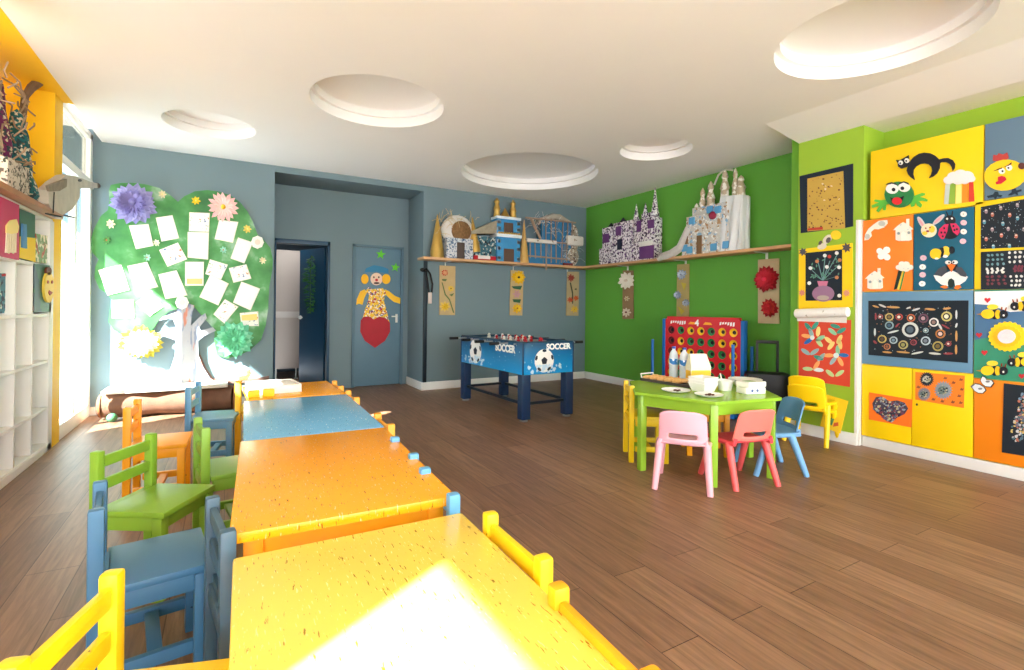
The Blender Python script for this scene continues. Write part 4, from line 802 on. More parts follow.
# ================================================================ moulded plastic chairs
def curved(m, f, nu, nv, hole=None):
    vs = [f(i/nu, j/nv) for j in range(nv+1) for i in range(nu+1)]
    m.raw(vs, [[j*(nu+1)+i, j*(nu+1)+i+1, (j+1)*(nu+1)+i+1, (j+1)*(nu+1)+i] for j in range(nv) for i in range(nu) if not (hole and hole(i, j))])
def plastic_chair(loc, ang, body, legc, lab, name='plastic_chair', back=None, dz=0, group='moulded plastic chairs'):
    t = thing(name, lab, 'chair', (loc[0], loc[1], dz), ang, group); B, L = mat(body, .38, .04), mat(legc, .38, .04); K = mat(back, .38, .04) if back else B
    def fb(s, q):
        y = (s-.5)*(.315-.02*q) ; z = .315+.225*q; edge = (abs(s-.5)*2)
        x = -.125-.065*q-.035*(1-edge**2)
        if q > .8: z -= .03*edge**4*(q-.8)/.2
        return (x, y, z)
    m = MB(); curved(m, fb, 14, 14, lambda i, j: 2 <= j <= 3 and 3 <= i <= 10); o = m.build('backrest', K, t)
    md = o.modifiers.new('thick', 'SOLIDIFY'); md.thickness = .014; md.offset = 0; sb = o.modifiers.new('soft', 'SUBSURF'); sb.levels = sb.render_levels = 1
    def fs_(s, q):
        y = (s-.5)*(.34-.02*q); x = -.16+.31*q; z = .305-.012*math.sin(PI*min(1, q*1.1))*(1-(2*s-1)**2)-(.02*((q-.85)/.15)**2 if q > .85 else 0)+(.012*(1-q/.12) if q < .12 else 0)
        return (x, y, z)
    m = MB(); curved(m, fs_, 12, 12); o = m.build('seat', B, t); md = o.modifiers.new('thick', 'SOLIDIFY'); md.thickness = .016; md.offset = 0; sb = o.modifiers.new('soft', 'SUBSURF'); sb.levels = sb.render_levels = 1
    for s in (-1, 1):
        m = MB(); m.tube([(-.15, s*.142, .335), (-.15, s*.152, .30), (.0, s*.166, .292), (.14, s*.160, .288)], [.013, .017, .016, .012], 8); m.build('side_rail', B, t)
        m = MB(); m.tube([(-.09, s*.150, .295), (-.19, s*.172, .012), (-.194, s*.173, 0)], [.027, .020, .018], 10); m.build('leg', L, t)
        m = MB(); m.tube([(.075, s*.150, .29), (.17, s*.170, .012), (.174, s*.171, 0)], [.027, .020, .018], 10); m.build('leg', L, t)
    return t
def cen(*p): return (sum(q[0] for q in p)/len(p), sum(q[1] for q in p)/len(p))
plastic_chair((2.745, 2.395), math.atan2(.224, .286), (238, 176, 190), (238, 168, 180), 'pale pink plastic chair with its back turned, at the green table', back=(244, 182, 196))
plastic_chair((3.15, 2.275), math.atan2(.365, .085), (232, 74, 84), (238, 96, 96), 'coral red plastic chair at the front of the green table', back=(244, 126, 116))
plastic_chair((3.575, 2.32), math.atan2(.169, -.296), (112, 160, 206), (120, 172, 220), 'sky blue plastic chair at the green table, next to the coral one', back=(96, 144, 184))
YC = (250, 206, 10)
plastic_chair((4.712, 2.63), math.atan2(.214, .977), YC, YC, 'lower yellow plastic chair of the stacked pair by the green pillar')
plastic_chair((4.725, 2.633), math.atan2(.214, .977), YC, YC, 'upper yellow plastic chair of the stacked pair by the green pillar', dz=.075)

# ================================================================ painted wooden chairs
def wood_chair(c, face, col, lab, sc=1.0, group='small painted wooden chairs', w=.33):
    t = thing('wooden_chair', lab, 'chair', (c[0], c[1], 0), math.atan2(face[1], face[0]), group); t.scale = (sc, sc, sc)
    P = mat(col, .38, .07, 6, speck=(tuple(max(0, int(x*.55)) for x in col),), sscale=38, sthr=.735); h = w/2-.02
    for s in (-1, 1):
        m = MB(); m.bx((-.020, s*h-.018, 0), (.020, s*h+.018, .60), .009); m.build('back_post', P, t)
        m = MB(); m.bx((.245, s*h-.021, 0), (.285, s*h+.021, .338), .004); m.build('leg', P, t)
        m = MB(); m.bx((.03, s*h-.012, .085), (.245, s*h+.012, .125), .003); m.build('side_stretcher', P, t)
        m = MB(); m.bx((.03, s*h-.014, .285), (.245, s*h+.014, .338), .003); m.build('seat_rail', P, t)
    m = MB(); m.bx((.25, -h+.021, .285), (.275, h-.018, .338), .003); m.build('seat_rail', P, t)
    m = MB(); m.bx((-.012, -h+.021, .285), (.012, h-.018, .338), .003); m.build('seat_rail', P, t)
    m = MB(); m.bx((.125, -h+.012, .09), (.165, h-.012, .115), .003); m.build('cross_stretcher', P, t)
    m = MB(); m.bx((-.0, -w/2+.0425, .338), (.03, w/2-.0425, .363)); m.bx((.022, -w/2, .338), (.295, w/2, .363), .006); m.build('seat', P, t)
    for z in (.455, .55): m = MB(); m.bx((-.010, -h+.018, z-.023), (.010, h-.018, z+.023), .006); m.build('back_slat', P, t)
    return t
wood_chair((-.262, 1.276), (.95, -.31), YEL, 'yellow wooden chair on the bookcase side of the yellow table')
wood_chair((-.345, 2.01), (.99, .14), BLU, 'blue wooden chair standing away from the tables, between yellow and green chairs')
wood_chair((-.012, 1.676), (.99, .14), SLATE, 'slate blue wooden chair tucked against the orange table edge')
wood_chair((-.375, 2.72), (.85, -.52), GRN, 'green wooden chair turned at an angle on the open floor')
wood_chair((-.105, 2.99), (.98, .15), GRN, 'green wooden chair tucked under the blue table')
wood_chair((-.488, 3.76), (.995, -.04), ORA, 'orange wooden chair on the open floor behind the turned green chair')
wood_chair((-.21, 4.45), (.985, -.17), (90, 146, 190), 'blue wooden chair near the log at the far end of the row')
wood_chair((.09, 4.62), (1, -.05), (248, 214, 60), 'sunlit yellow wooden chair beside the far orange table')
wood_chair((.675, 1.155), (-1, .02), YEL, 'yellow wooden chair tucked in on the open-floor side of the yellow table')
wood_chair((.625, .745), (-1, .05), ORA, 'orange wooden chair tucked in at the yellow table beside a yellow one')
wood_chair((.675, 2.12), (-1, .03), (96, 160, 206), 'blue wooden chair on the open-floor side of the orange table, at its far half')
wood_chair((.645, 1.635), (-1, .03), (96, 160, 206), 'blue wooden chair on the open-floor side of the orange table, at its near half')
wood_chair((.74, 2.67), (-1, .03), ORA, 'orange wooden chair on the open-floor side of the blue table, at its near half')
wood_chair((.755, 3.52), (-1, .02), ORA, 'orange wooden chair on the open-floor side of the blue table, at its far half')
wood_chair((.755, 4.04), (-1, .02), ORA, 'orange wooden chair on the open-floor side of the far orange table')
wood_chair((2.842, 3.047), (.83, -.56), YEL, 'yellow wooden chair pulled up to the green hexagonal table')
wood_chair((3.60, 2.96), (-.62, -.78), ORA, 'orange wooden chair mostly hidden behind the green hexagonal table')

# ================================================================ the row of painted tables
def table(c, yaw, w, l, z, col, lab, chips, ap=None):
    t = thing('low_table', lab, 'table', (c[0], c[1], 0), yaw, 'painted tables pushed into a row'); P = mat(col, .26, .06, 4, speck=chips, sscale=26, sthr=.662, stretch=(7, 1.0, 1)); Q = mat(col, .4, .06, 4)
    m = MB(); m.bx((-w/2, -l/2, z-.032), (w/2, l/2, z), .009); m.build('tabletop', P, t)
    m = MB(); e = .045
    for s in (-1, 1): m.bx((s*(w/2-e), -l/2+e, z-.105), (s*(w/2-e-.02), l/2-e, z-.032), .002); m.bx((-w/2+e, s*(l/2-e), z-.105), (w/2-e, s*(l/2-e-.02), z-.032), .002)
    m.build('apron', Q, t)
    for sx_ in (-1, 1):
        for sy_ in (-1, 1): m = MB(); m.box((sx_*(w/2-.06), sy_*(l/2-.06), (z-.032)/2), (.052, .052, z-.032), .004); m.build('leg', Q, t)
    return t
table((.322, .90), math.radians(-1.3), .63, 1.10, .555, (243, 208, 84), 'yellow scratched table with the white sun patch, first in the row', ((140, 108, 20), (250, 236, 150)))
table((.362, 2.05), math.radians(-2.7), .655, 1.04, .58, ORA, 'orange scratched table between the yellow and the blue table', ((84, 44, 12), (248, 208, 160)))
table((.408, 3.11), math.radians(-1.6), .645, 1.07, .58, (112, 176, 218), 'blue scratched table in the middle of the row', ((210, 226, 232), (46, 92, 128)))
table((.43, 4.015), math.radians(2), .62, .66, .58, ORA, 'orange table at the far end of the row with white paper on it', ((84, 44, 12), (248, 208, 160)))
t = thing('paper_box', 'low white open box lying on the far orange table', 'box', (.30, 4.02, .58), .1)
m = MB(); m.bx((-.16, -.16, 0), (.16, .16, .006)); 
for s in (-1, 1): m.bx((s*.16, -.16, .004), (s*.155, .16, .055)); m.bx((-.16, s*.16, .004), (.16, s*.155, .055))
m.build('box_body', WHITE, t); m = MB(); m.bx((-.14, -.14, .006), (.14, .14, .05), .004); m.build('paper_stack', WHITE, t)
for x, lb in ((.165, 'yellow wooden block near the left edge of the far orange table'), (.255, 'yellow wooden block right of its twin before the white box')):
    m = MB(); m.bx((x-.035, 3.76, .58), (x+.035, 3.82, .625), .006); solo('toy_block', m, mat(YEL, .5), lb, 'block', 'yellow blocks by the white box')
m = MB(); m.lathe([(.02, 0), (.06, .01), (.085, .05), (.075, .09), (.04, .115), (.001, .12)], (.09, 4.49, .601), 18); solo('paper_dome', m, mat((240, 236, 226), .7), 'white paper dome resting on the sunlit yellow chair back', 'paper dome')

# ================================================================ black trolley and leaning picture by the pillar
t = thing('trolley_case', 'black wheeled case with raised pull handle before the pillar', 'trolley', (5.02, 3.26, 0), math.radians(-50))
m = MB(); m.bx((-.23, -.13, .05), (.21, .13, .54), .05); m.build('case_body', BLACK, t)
m = MB()
for x in (-.10, .10): m.bx((x-.012, .10, .5), (x+.012, .125, .86))
m.bx((-.112, .095, .84), (.112, .13, .875), .008); m.build('pull_handle', BLACK, t)
for x in (-.14, .14): m = MB(); m.tube([(x-.02, .10, .05), (x+.02, .10, .05)], .05, 14); m.build('wheel', BLACK, t)
for x in (-.14, .14): m = MB(); m.lathe([(.02, 0), (.02, .06)], (x, -.09, 0), 10); m.build('foot', BLACK, t)
q = [Vector((4.80, 2.595, .20)), Vector((4.79, 2.42, .06)), Vector((4.865, 2.375, .40)), Vector((4.875, 2.55, .52))]
q = [on(820, 426, X=4.80), on(840, 433.5, X=4.79), on(848, 401, X=4.865), on(827, 394.5, X=4.87)]
N = (q[1]-q[0]).cross(q[3]-q[0]).normalized(); N = N if N.x < 0 else -N
t = thing('leaning_picture', 'yellow picture with green tree tilted against the pillar behind the yellow chairs', 'picture', tuple(q[0]))
m = MB(); m.sheet(q, N, -.008, 0); m.build('board', mat((244, 200, 30), .5, .08, speck=((200, 90, 50),), sscale=14, sthr=.68), t, world=True)
L2 = lambda a, b: q[0].lerp(q[1], a).lerp(q[3].lerp(q[2], a), b)
m = MB(); m.sheet([L2(.3, .18), L2(.55, .14), L2(.6, .4), L2(.5, .72), L2(.38, .78), L2(.22, .45)], N, 0, .003); m.build('tree_shape', mat((84, 140, 90), .6, .25, 20), t, world=True)
m = MB(); m.sheet([L2(.62, .12), L2(.85, .2), L2(.8, .3), L2(.62, .24)], N, 0, .003); m.build('red_marks', mat((206, 90, 40), .6), t, world=True)

# ================================================================ painted cupboard wall
t = thing('wall_cupboard', 'built-in cupboard wall with brightly painted yellow, orange, teal and blue doors', 'cupboard', (XC, 1.6, 0))
m = MB(); m.bx((XC+.022, .6, .09), (5.255, 2.325, 2.016), .002); m.bx((XC+.022, .6, 2.016), (5.255, 2.268, 2.612), .002); m.build('carcass', mat((236, 204, 40), .5), t, world=True)
m = MB(); m.bx((XC+.006, .6, 0), (XC+.06, 2.318, .088), .002); m.build('plinth', TRIM, t, world=True)
BG = (98, 126, 148); doors = [((1.507, 2.268), (2.018, 2.616), (244, 202, 4), 'yellow door'), ((.6, 1.500), (2.045, 2.616), BG, 'grey blue door'), ((1.949, 2.325), (1.378, 2.010), (246, 128, 34), 'orange door'),
 ((1.560, 1.943), (1.378, 2.010), (10, 92, 120), 'dark teal door'), ((1.560, 2.325), (.735, 1.371), (98, 140, 170), 'steel blue door'), ((1.949, 2.322), (.095, .728), (248, 208, 4), 'yellow lower door without keyhole'),
 ((1.556, 1.943), (.095, .728), (248, 208, 4), 'yellow lower door with keyhole'), ((.6, 1.549), (.098, .700), (244, 138, 20), 'orange lower door'), ((.6, 1.553), (.706, 1.371), (60, 150, 120), 'door painted with meadow'), ((.6, 1.553), (1.378, 2.038), (240, 206, 20), 'yellow framed door')]
dd = []
for (ya, yb_), (za, zb_), c, lb in doors:
    m = MB(); m.bx((XC, ya, za), (XC+.02, yb_, zb_), .002); o = m.build('door', mat(c, .42, .03, 3), t, world=True); o['label'] = lb; dd.append(o)
WC = Wall((-1, 0, 0), X=XC-.001)
m = MB(); WC.sell(m, 917, 404.5, .9, 1.2, 0, .004); k = m.build('keyhole', mat((70, 60, 50), .5), dd[6], world=True)
hv = dd[8]   # painted meadow bands: sky and hills
cut('white_sky', hv, WC, (240, 238, 240), [[(974.6, 291.6), (1090, 289), (1090, 318), (1024, 313), (1008, 312), (990, 306), (974.6, 305)]], 0, .0015)
cut('blue_hill', hv, WC, (72, 112, 150), [[(974.6, 304), (990, 305), (1010, 312), (1040, 310), (1090, 316), (1090, 345), (1010, 338), (990, 337), (974.6, 340)]], 0, .0018)
def art(name, lab, u, v, cat='wall decoration', group=None): return thing(name, lab, cat, tuple(WC.P([(u, v)])[0]), group=group)
def blob(par, nm, col, L, o0=.0, o1=.006, wall=None, **k):
    m = MB(); one = nm == 'cloud'
    for i_, e in enumerate(L):
        (wall or WC).sell(m, e[0][0], e[0][1], e[1], e[2] if len(e) > 2 else None, o0, o1+.0004*i_, rot=e[3] if len(e) > 3 else 0)
        if not one and i_ < len(L)-1: m.build(single(nm), col if isinstance(col, bpy.types.Material) else mat(col, .5, **k), par, world=True); m = MB()
    return m.build(nm if one or len(L) == 1 else single(nm), col if isinstance(col, bpy.types.Material) else mat(col, .5, **k), par, world=True)
# cat
z = zm(865, 125, 6.7); W_ = (244, 242, 236); K_ = (22, 24, 34)
t = art('cat_cutout', 'black arched cat cut-out on the yellow top door', 920, 180)
cut('body', t, WC, K_, [z((282, 305), (292, 270), (310, 238), (330, 215), (365, 194), (400, 186), (440, 190), (472, 205), (495, 228), (505, 255), (502, 290), (485, 325), (460, 345), (432, 357), (448, 330), (454, 305), (448, 282), (430, 265), (400, 258), (372, 262), (345, 278), (328, 300), (324, 330), (336, 370), (310, 352), (292, 332))], 0, .012)
cut('tail', t, WC, K_, [z((496, 232), (530, 224), (560, 222), (590, 235), (606, 262), (604, 288), (590, 308), (584, 285), (570, 262), (545, 250), (515, 250), (498, 258))], 0, .010)
cut('head', t, WC, K_, [z((213, 236), (240, 238), (262, 226), (300, 204), (302, 240), (308, 262), (285, 284), (250, 294), (228, 280), (226, 258))], .012, .02)
blob(t, 'eyes', W_, [(z((248, 255))[0], 2.2), (z((289, 241))[0], 2.4)], .02, .024); blob(t, 'pupils', K_, [(z((246, 259))[0], .9), (z((286, 244))[0], .9)], .024, .027)
# frog
t = art('frog_cutout', 'green frog cut-out with red tongue on the yellow top door', 900, 205); FG = (34, 124, 66)
blob(t, 'head', FG, [(z((235, 468))[0], 14.5, 13)], .004, .022)
for pts in ([(150, 500), (110, 505), (70, 500), (62, 512), (95, 520), (45, 540), (52, 556), (100, 540), (78, 575), (92, 585), (122, 548), (125, 572), (140, 570), (142, 535), (165, 528)], [(318, 480), (345, 470), (385, 455), (405, 458), (402, 470), (370, 482), (400, 490), (422, 500), (418, 514), (385, 508), (362, 510), (385, 535), (375, 555), (350, 540), (342, 515), (330, 545), (312, 550), (305, 525)]): cut('hand', t, WC, (90, 180, 60), [z(*pts)], 0, .008)
blob(t, 'eyes', W_, [(z((192, 430))[0], 6.3, 5), (z((272, 420))[0], 6, 4.6)], .022, .028); blob(t, 'pupils', K_, [(z((203, 436))[0], 1.8), (z((262, 427))[0], 1.8)], .028, .032)
cut('brows', t, WC, K_, [z((150, 405), (195, 396), (228, 408), (222, 396), (190, 386), (160, 394)), z((236, 404), (270, 388), (306, 404), (300, 390), (272, 380), (245, 388))], .022, .030)
cut('mouth', t, WC, K_, [z((178, 486), (215, 498), (270, 478), (258, 512), (235, 530), (205, 528), (188, 510))], .022, .026); blob(t, 'tongue', (214, 30, 40), [(z((226, 512))[0], 4.8, 3.8)], .026, .034)
# rainbow
t = art('rainbow_cutout', 'cloud with five coloured stripes on the yellow top door', 960, 190)
for c, a in (((190, 200, 190), [(541, 398), (572, 393), (560, 530), (531, 530)]), ((140, 176, 60), [(573, 393), (608, 389), (604, 528), (563, 530)]), ((250, 228, 130), [(612, 388), (648, 384), (648, 524), (608, 528)]), ((240, 140, 30), [(656, 384), (692, 380), (692, 516), (650, 522)]), ((206, 60, 40), [(698, 378), (726, 376), (734, 512), (696, 516)])): cut('stripe', t, WC, c, [z(*a)], 0, .005)
blob(t, 'cloud', mat((232, 226, 226), .8, .05), [(z(q)[0], r, r*.8) for q, r in (((565, 372), 5), ((600, 350), 6.5), ((645, 338), 7), ((690, 345), 6.5), ((712, 360), 4.5), ((625, 368), 6), ((670, 365), 6))], .005, .016)
# orange door: telephone, houses, cloud, rainbow
z = zm(860, 205, 7.05); CRM = mat((236, 228, 214), .6, .06, speck=((190, 196, 196),), sscale=40, sthr=.62)
t = art('phone_cutout', 'pale telephone receiver cut-out on the orange door', 876, 230); cut('receiver', t, WC, CRM, [z((32, 250), (38, 210), (62, 168), (100, 136), (135, 112), (192, 106), (196, 130), (170, 158), (130, 172), (100, 170), (78, 190), (84, 218), (60, 244))], 0, .008)
blob(t, 'earpieces', (190, 190, 180), [(z((158, 132))[0], 3.4, 2.6), (z((56, 222))[0], 2.6, 2.6)], .008, .012)
def house(nm, lb, x0, y0, s):
    t = art(nm, lb, *z((x0, y0))[0]); q = lambda *L: z(*[(x0+a*s, y0+b*s) for a, b in L])
    cut('house_front', t, WC, CRM, [q((18, 130), (18, 60), (0, 62), (30, 32), (70, 4), (112, 28), (142, 55), (126, 58), (130, 128), (110, 138), (40, 138))], 0, .008); cut('chimney', t, WC, CRM, [q((92, 22), (92, -18), (112, -18), (112, 34))], 0, .006)
    cut('house_door', t, WC, (246, 240, 226), [q((58, 136), (58, 84), (74, 70), (92, 84), (92, 134))], .008, .013); blob(t, 'windows', (150, 160, 160), [(q((40, 84))[0], 1.4*s), (q((112, 80))[0], 1.4*s)], .008, .011)
house('house_cutout', 'pale paper house at the upper right of the orange door', 236, 116, 1.0); house('house_cutout', 'pale paper house at the lower left of the orange door', 38, 462, .95)
t = art('cloud_cutout', 'small white butterfly-shaped cut-out at the middle of the orange door', 884, 253); blob(t, 'wings', W_, [(z(q)[0], r) for q, r in (((140, 325), 3), ((190, 318), 3.4), ((150, 362), 3.2), ((192, 368), 3.2), ((168, 342), 3.6))], 0, .008)
t = art('rainbow_cutout', 'cloud with three slanted stripes at the lower right of the orange door', 905, 275)
for c, a in (((24, 40, 36), [(272, 462), (300, 462), (262, 590), (240, 598)]), ((226, 190, 60), [(300, 462), (312, 462), (278, 596), (262, 598)]), ((70, 140, 70), [(312, 462), (320, 462), (288, 598), (278, 598)])): cut('stripe', t, WC, c, [z(*a)], 0, .005)
blob(t, 'cloud', CRM, [(z(q)[0], r, r*.9) for q, r in (((275, 440), 2.6), ((300, 418), 3.2), ((330, 420), 3.4), ((358, 440), 3), ((330, 448), 3.6), ((300, 446), 3.2))], .005, .014)
# teal door: rabbit, ladybird, bee, penguin, buttons
t = art('rabbit_cutout', 'pale rabbit face cut-out on the dark teal door', 930, 230); blob(t, 'ears', (206, 196, 200), [(z((435, 125))[0], 2.4, 7, -.55), (z((556, 103))[0], 2.2, 7.6, .85)], 0, .006); blob(t, 'inner_ears', (226, 160, 170), [(z((437, 128))[0], 1.1, 4.6, -.55), (z((554, 105))[0], 1.0, 4.8, .85)], .006, .009)
blob(t, 'face', (236, 222, 190), [(z((489, 180))[0], 7.8, 7)], .004, .012); blob(t, 'cheeks', (238, 200, 60), [(z((512, 172))[0], 3, 3.4), (z((462, 200))[0], 2.6, 2)], .012, .015); blob(t, 'eyes_and_nose', (150, 60, 70), [(z((470, 165))[0], .8), (z((500, 160))[0], .8), (z((484, 186))[0], 1.6, 1)], .015, .018)
t = art('ladybird_cutout', 'pink ladybird cut-out beside the rabbit on the teal door', 950, 230); blob(t, 'body', K_, [(z((636, 185))[0], 9.5, 8), (z((636, 108))[0], 5.6, 5)], 0, .008)
cut('wings', t, WC, (206, 44, 96), [z((628, 135), (600, 138), (565, 170), (555, 210), (578, 240), (595, 240), (618, 190)), z((640, 132), (680, 130), (706, 160), (706, 195), (690, 215), (660, 190))], .008, .014)
blob(t, 'spots', K_, [(z(q)[0], .9, 1.1) for q in ((600, 165), (580, 195), (590, 222), (605, 195), (665, 150), (690, 172), (672, 178))], .014, .017); blob(t, 'eyes', W_, [(z((618, 98))[0], 1), (z((652, 96))[0], 1)], .008, .012); cut('antennae', t, WC, K_, [z((618, 78), (605, 45), (612, 44), (626, 76)), z((645, 76), (650, 42), (657, 43), (652, 78))], 0, .004)
t = art('bee_cutout', 'yellow and black bee cut-out at mid height of the teal door', 940, 253); blob(t, 'rear_body', (250, 200, 20), [(z((538, 345))[0], 6, 5.3)], .002, .01); blob(t, 'front_body', (250, 206, 60), [(z((607, 328))[0], 4.2, 5.4)], .002, .01); cut('stripe', t, WC, K_, [z((566, 302), (592, 300), (598, 330), (590, 365), (572, 366), (580, 335))], .010, .014); blob(t, 'head', K_, [(z((650, 318))[0], 2.6, 3.8)], 0, .012); blob(t, 'white_belly', W_, [(z((605, 362))[0], 2.6, 1.4), (z((545, 378))[0], 2, 1)], .01, .013)
t = art('penguin_cutout', 'penguin cut-out with spread grey wings and orange feet on the teal door', 951, 285)
cut('body', t, WC, W_, [z((522, 495), (560, 498), (610, 480), (650, 462), (690, 480), (735, 495), (762, 505), (745, 535), (700, 565), (675, 572), (668, 530), (645, 515), (625, 530), (622, 572), (575, 560), (540, 530))], 0, .01); cut('wings', t, WC, (70, 74, 84), [z((528, 490), (560, 450), (600, 430), (618, 440), (620, 470), (580, 505)), z((682, 436), (720, 440), (758, 490), (750, 508), (715, 500), (680, 468))], .01, .016)
blob(t, 'head', K_, [(z((652, 430))[0], 5.4, 5)], .004, .014); blob(t, 'eyes', W_, [(z((628, 406))[0], 2.9, 2), (z((676, 404))[0], 2.9, 2)], .014, .02); blob(t, 'pupils', K_, [(z((636, 407))[0], .9), (z((668, 405))[0], .9)], .02, .023); cut('beak', t, WC, (240, 110, 30), [z((622, 425), (650, 415), (680, 425), (665, 448), (652, 472), (640, 450))], .014, .024)
cut('foot', t, WC, (240, 120, 40), [z((590, 568), (612, 566), (624, 585), (600, 590), (568, 578))], .0, .012); cut('foot', t, WC, (240, 120, 40), [z((680, 566), (705, 564), (716, 582), (690, 596), (666, 588))], .0, .012); blob(t, 'belly_gap', (14, 40, 40), [(z((646, 552))[0], 3.2, 4.6)], .010, .012)
for i, (q, c) in enumerate((((732, 65), 0), ((732, 125), 1), ((732, 188), 0), ((727, 256), 1), ((448, 373), 1), ((443, 437), 0), ((443, 492), 1), ((440, 555), 0))):
    tx = 'right of the ladybird' if i < 4 else 'left of the penguin'; od = ('top', 'second', 'third', 'bottom')[i % 4]
    t = art('paper_button', '%s paper button, %s of four in the column %s' % (('white', 'pink')[c], od, tx), *z(q)[0], cat='button', group='paper buttons on the teal door')
    blob(t, 'disc', ((240, 238, 232), (226, 186, 200))[c], [(z(q)[0], 3.1, 2.7)], 0, .007); blob(t, 'button_eye', (200, 190, 180), [(z(q)[0], .9, .8)], .007, .009)
# round chick (grey blue door)
z = zm(960, 110, 6.7); t = art('chick_cutout', 'round yellow chick cut-out with red comb on the grey blue top door', 1004, 190)
cut('comb', t, WC, (180, 60, 56), [z((222, 340), (226, 300), (250, 305), (262, 290), (290, 300), (318, 286), (328, 322), (300, 340), (260, 346))], 0, .008); blob(t, 'body', (250, 202, 20), [(z((306, 438))[0], 21, 15.4, -.15)], .004, .016); blob(t, 'tail', (84, 40, 40), [(z((420, 378))[0], 3.6, 3.4)], .016, .02)
cut('feet', t, WC, (26, 44, 60), [z((236, 548), (255, 548), (260, 568), (285, 572), (272, 585), (250, 580), (238, 600), (226, 584), (190, 590), (182, 578), (225, 566)), z((350, 530), (372, 525), (380, 540), (412, 532), (412, 545), (385, 552), (388, 572), (370, 560), (345, 572), (322, 572), (348, 552))], 0, .008)
blob(t, 'eyes', W_, [(z((287, 411))[0], 3.2, 3), (z((336, 389))[0], 3, 3)], .016, .02); blob(t, 'pupils', K_, [(z((292, 412))[0], 1), (z((332, 391))[0], 1)], .02, .023); cut('brows', t, WC, (90, 40, 30), [z((230, 412), (262, 396), (290, 388), (288, 396), (262, 404)), z((300, 385), (330, 370), (352, 352), (350, 366), (330, 378))], .016, .021)
cut('beak', t, WC, (200, 24, 50), [z((262, 452), (288, 443), (308, 450), (318, 468), (300, 482), (282, 496), (252, 500), (246, 488), (264, 478))], .016, .024)
# dark collage pictures
def collage(t, nm, L, seed, cols, box, n, r0, r1, o=.008, asp=1, wall=None):
    R = random.Random(seed); wl = wall or WC
    for k, c in enumerate(cols):
        m = MB()
        for i in range(n//len(cols)+1):
            u, v = R.random(), R.random(); p = L(u, v)
            if p is None: continue
            r = R.uniform(r0, r1); wl.sell(m, p[0], p[1], r, r*R.uniform(.6, 1.3)*asp, o, o+R.uniform(.002, .005), n=7, rot=R.random()*3)
        if len(m.b.verts): m.build(nm, mat(c, .5, .1), t, world=True)
        else: m.b.free()
def bil(Q): return lambda a, b: ((Q[0][0]*(1-a)+Q[1][0]*a)*(1-b)+(Q[3][0]*(1-a)+Q[2][0]*a)*b, (Q[0][1]*(1-a)+Q[1][1]*a)*(1-b)+(Q[3][1]*(1-a)+Q[2][1]*a)*b)
DKP = (16, 28, 40)
Q = [(981, 207), (1075, 190), (1075, 245), (981, 249)]
t = art('dark_picture', 'black picture with tiny owl-like figures in the yellow frame', 981, 249, 'picture'); cut('sheet', t, WC, DKP, [Q], 0, .004); f = bil(Q)
for k, c in enumerate(((150, 130, 140), (90, 150, 170), (190, 110, 90))):
    m = MB(); m2 = MB()
    for i in range(11): a, b_ = .05+.085*i+rnd.uniform(-.02, .02), ((k*2+i*3) % 6+.5)/6+rnd.uniform(-.05, .05); p = f(a, b_); WC.sell(m, p[0], p[1], 1.6, 2.3, .004, .008, n=10); WC.sell(m2, p[0]-.6, p[1]-.9, .55, .6, .008, .010, n=6); WC.sell(m2, p[0]+.6, p[1]-.9, .55, .6, .008, .010, n=6)
    m.build('figures', mat(c, .6), t, world=True); m2.build('figure_eyes', mat((226, 222, 210), .6), t, world=True)
collage(t, 'dots', f, 5, ((180, 190, 196), (120, 160, 180)), None, 190, .22, .45, .004)
Q = [(981, 252), (1075, 247), (1075, 288), (981, 289.5)]
t = art('dark_picture', 'black picture of small pale and red patches, lower in the yellow frame', 981, 289, 'picture'); cut('sheet', t, WC, DKP, [Q], 0, .004); f = bil(Q)
for c, (a0, a1, b0, b1) in (((110, 150, 160), (.05, .26, .04, .4)), ((214, 214, 210), (.28, .5, .0, .36)), ((226, 226, 222), (.04, .26, .44, .58)), ((110, 50, 64), (.04, .28, .62, .9)), ((220, 220, 216), (.3, .5, .62, .96)), ((120, 50, 70), (.34, .5, .4, .56)), ((206, 206, 200), (.56, .95, .1, .9))):
    m = MB()
    for i in range(4):
        for j in range(3): p = f(a0+(a1-a0)*(i+.5)/4+rnd.uniform(-.01, .01), b0+(b1-b0)*(j+.5)/3); WC.sell(m, p[0], p[1], 1.7*rnd.uniform(.7, 1.1), 1.3, .004, .008, n=8, rot=rnd.random()*3)
    m.build('patches', mat(c, .6), t, world=True)
z = zm(860, 285, 7.44); Q = z((65, 118), (808, 115), (803, 580), (65, 520))
t = art('dark_picture', 'large black picture of concentric rings on the steel blue door', 869, 355, 'picture'); cut('sheet', t, WC, (12, 26, 38), [Q], 0, .006); f = bil(Q)
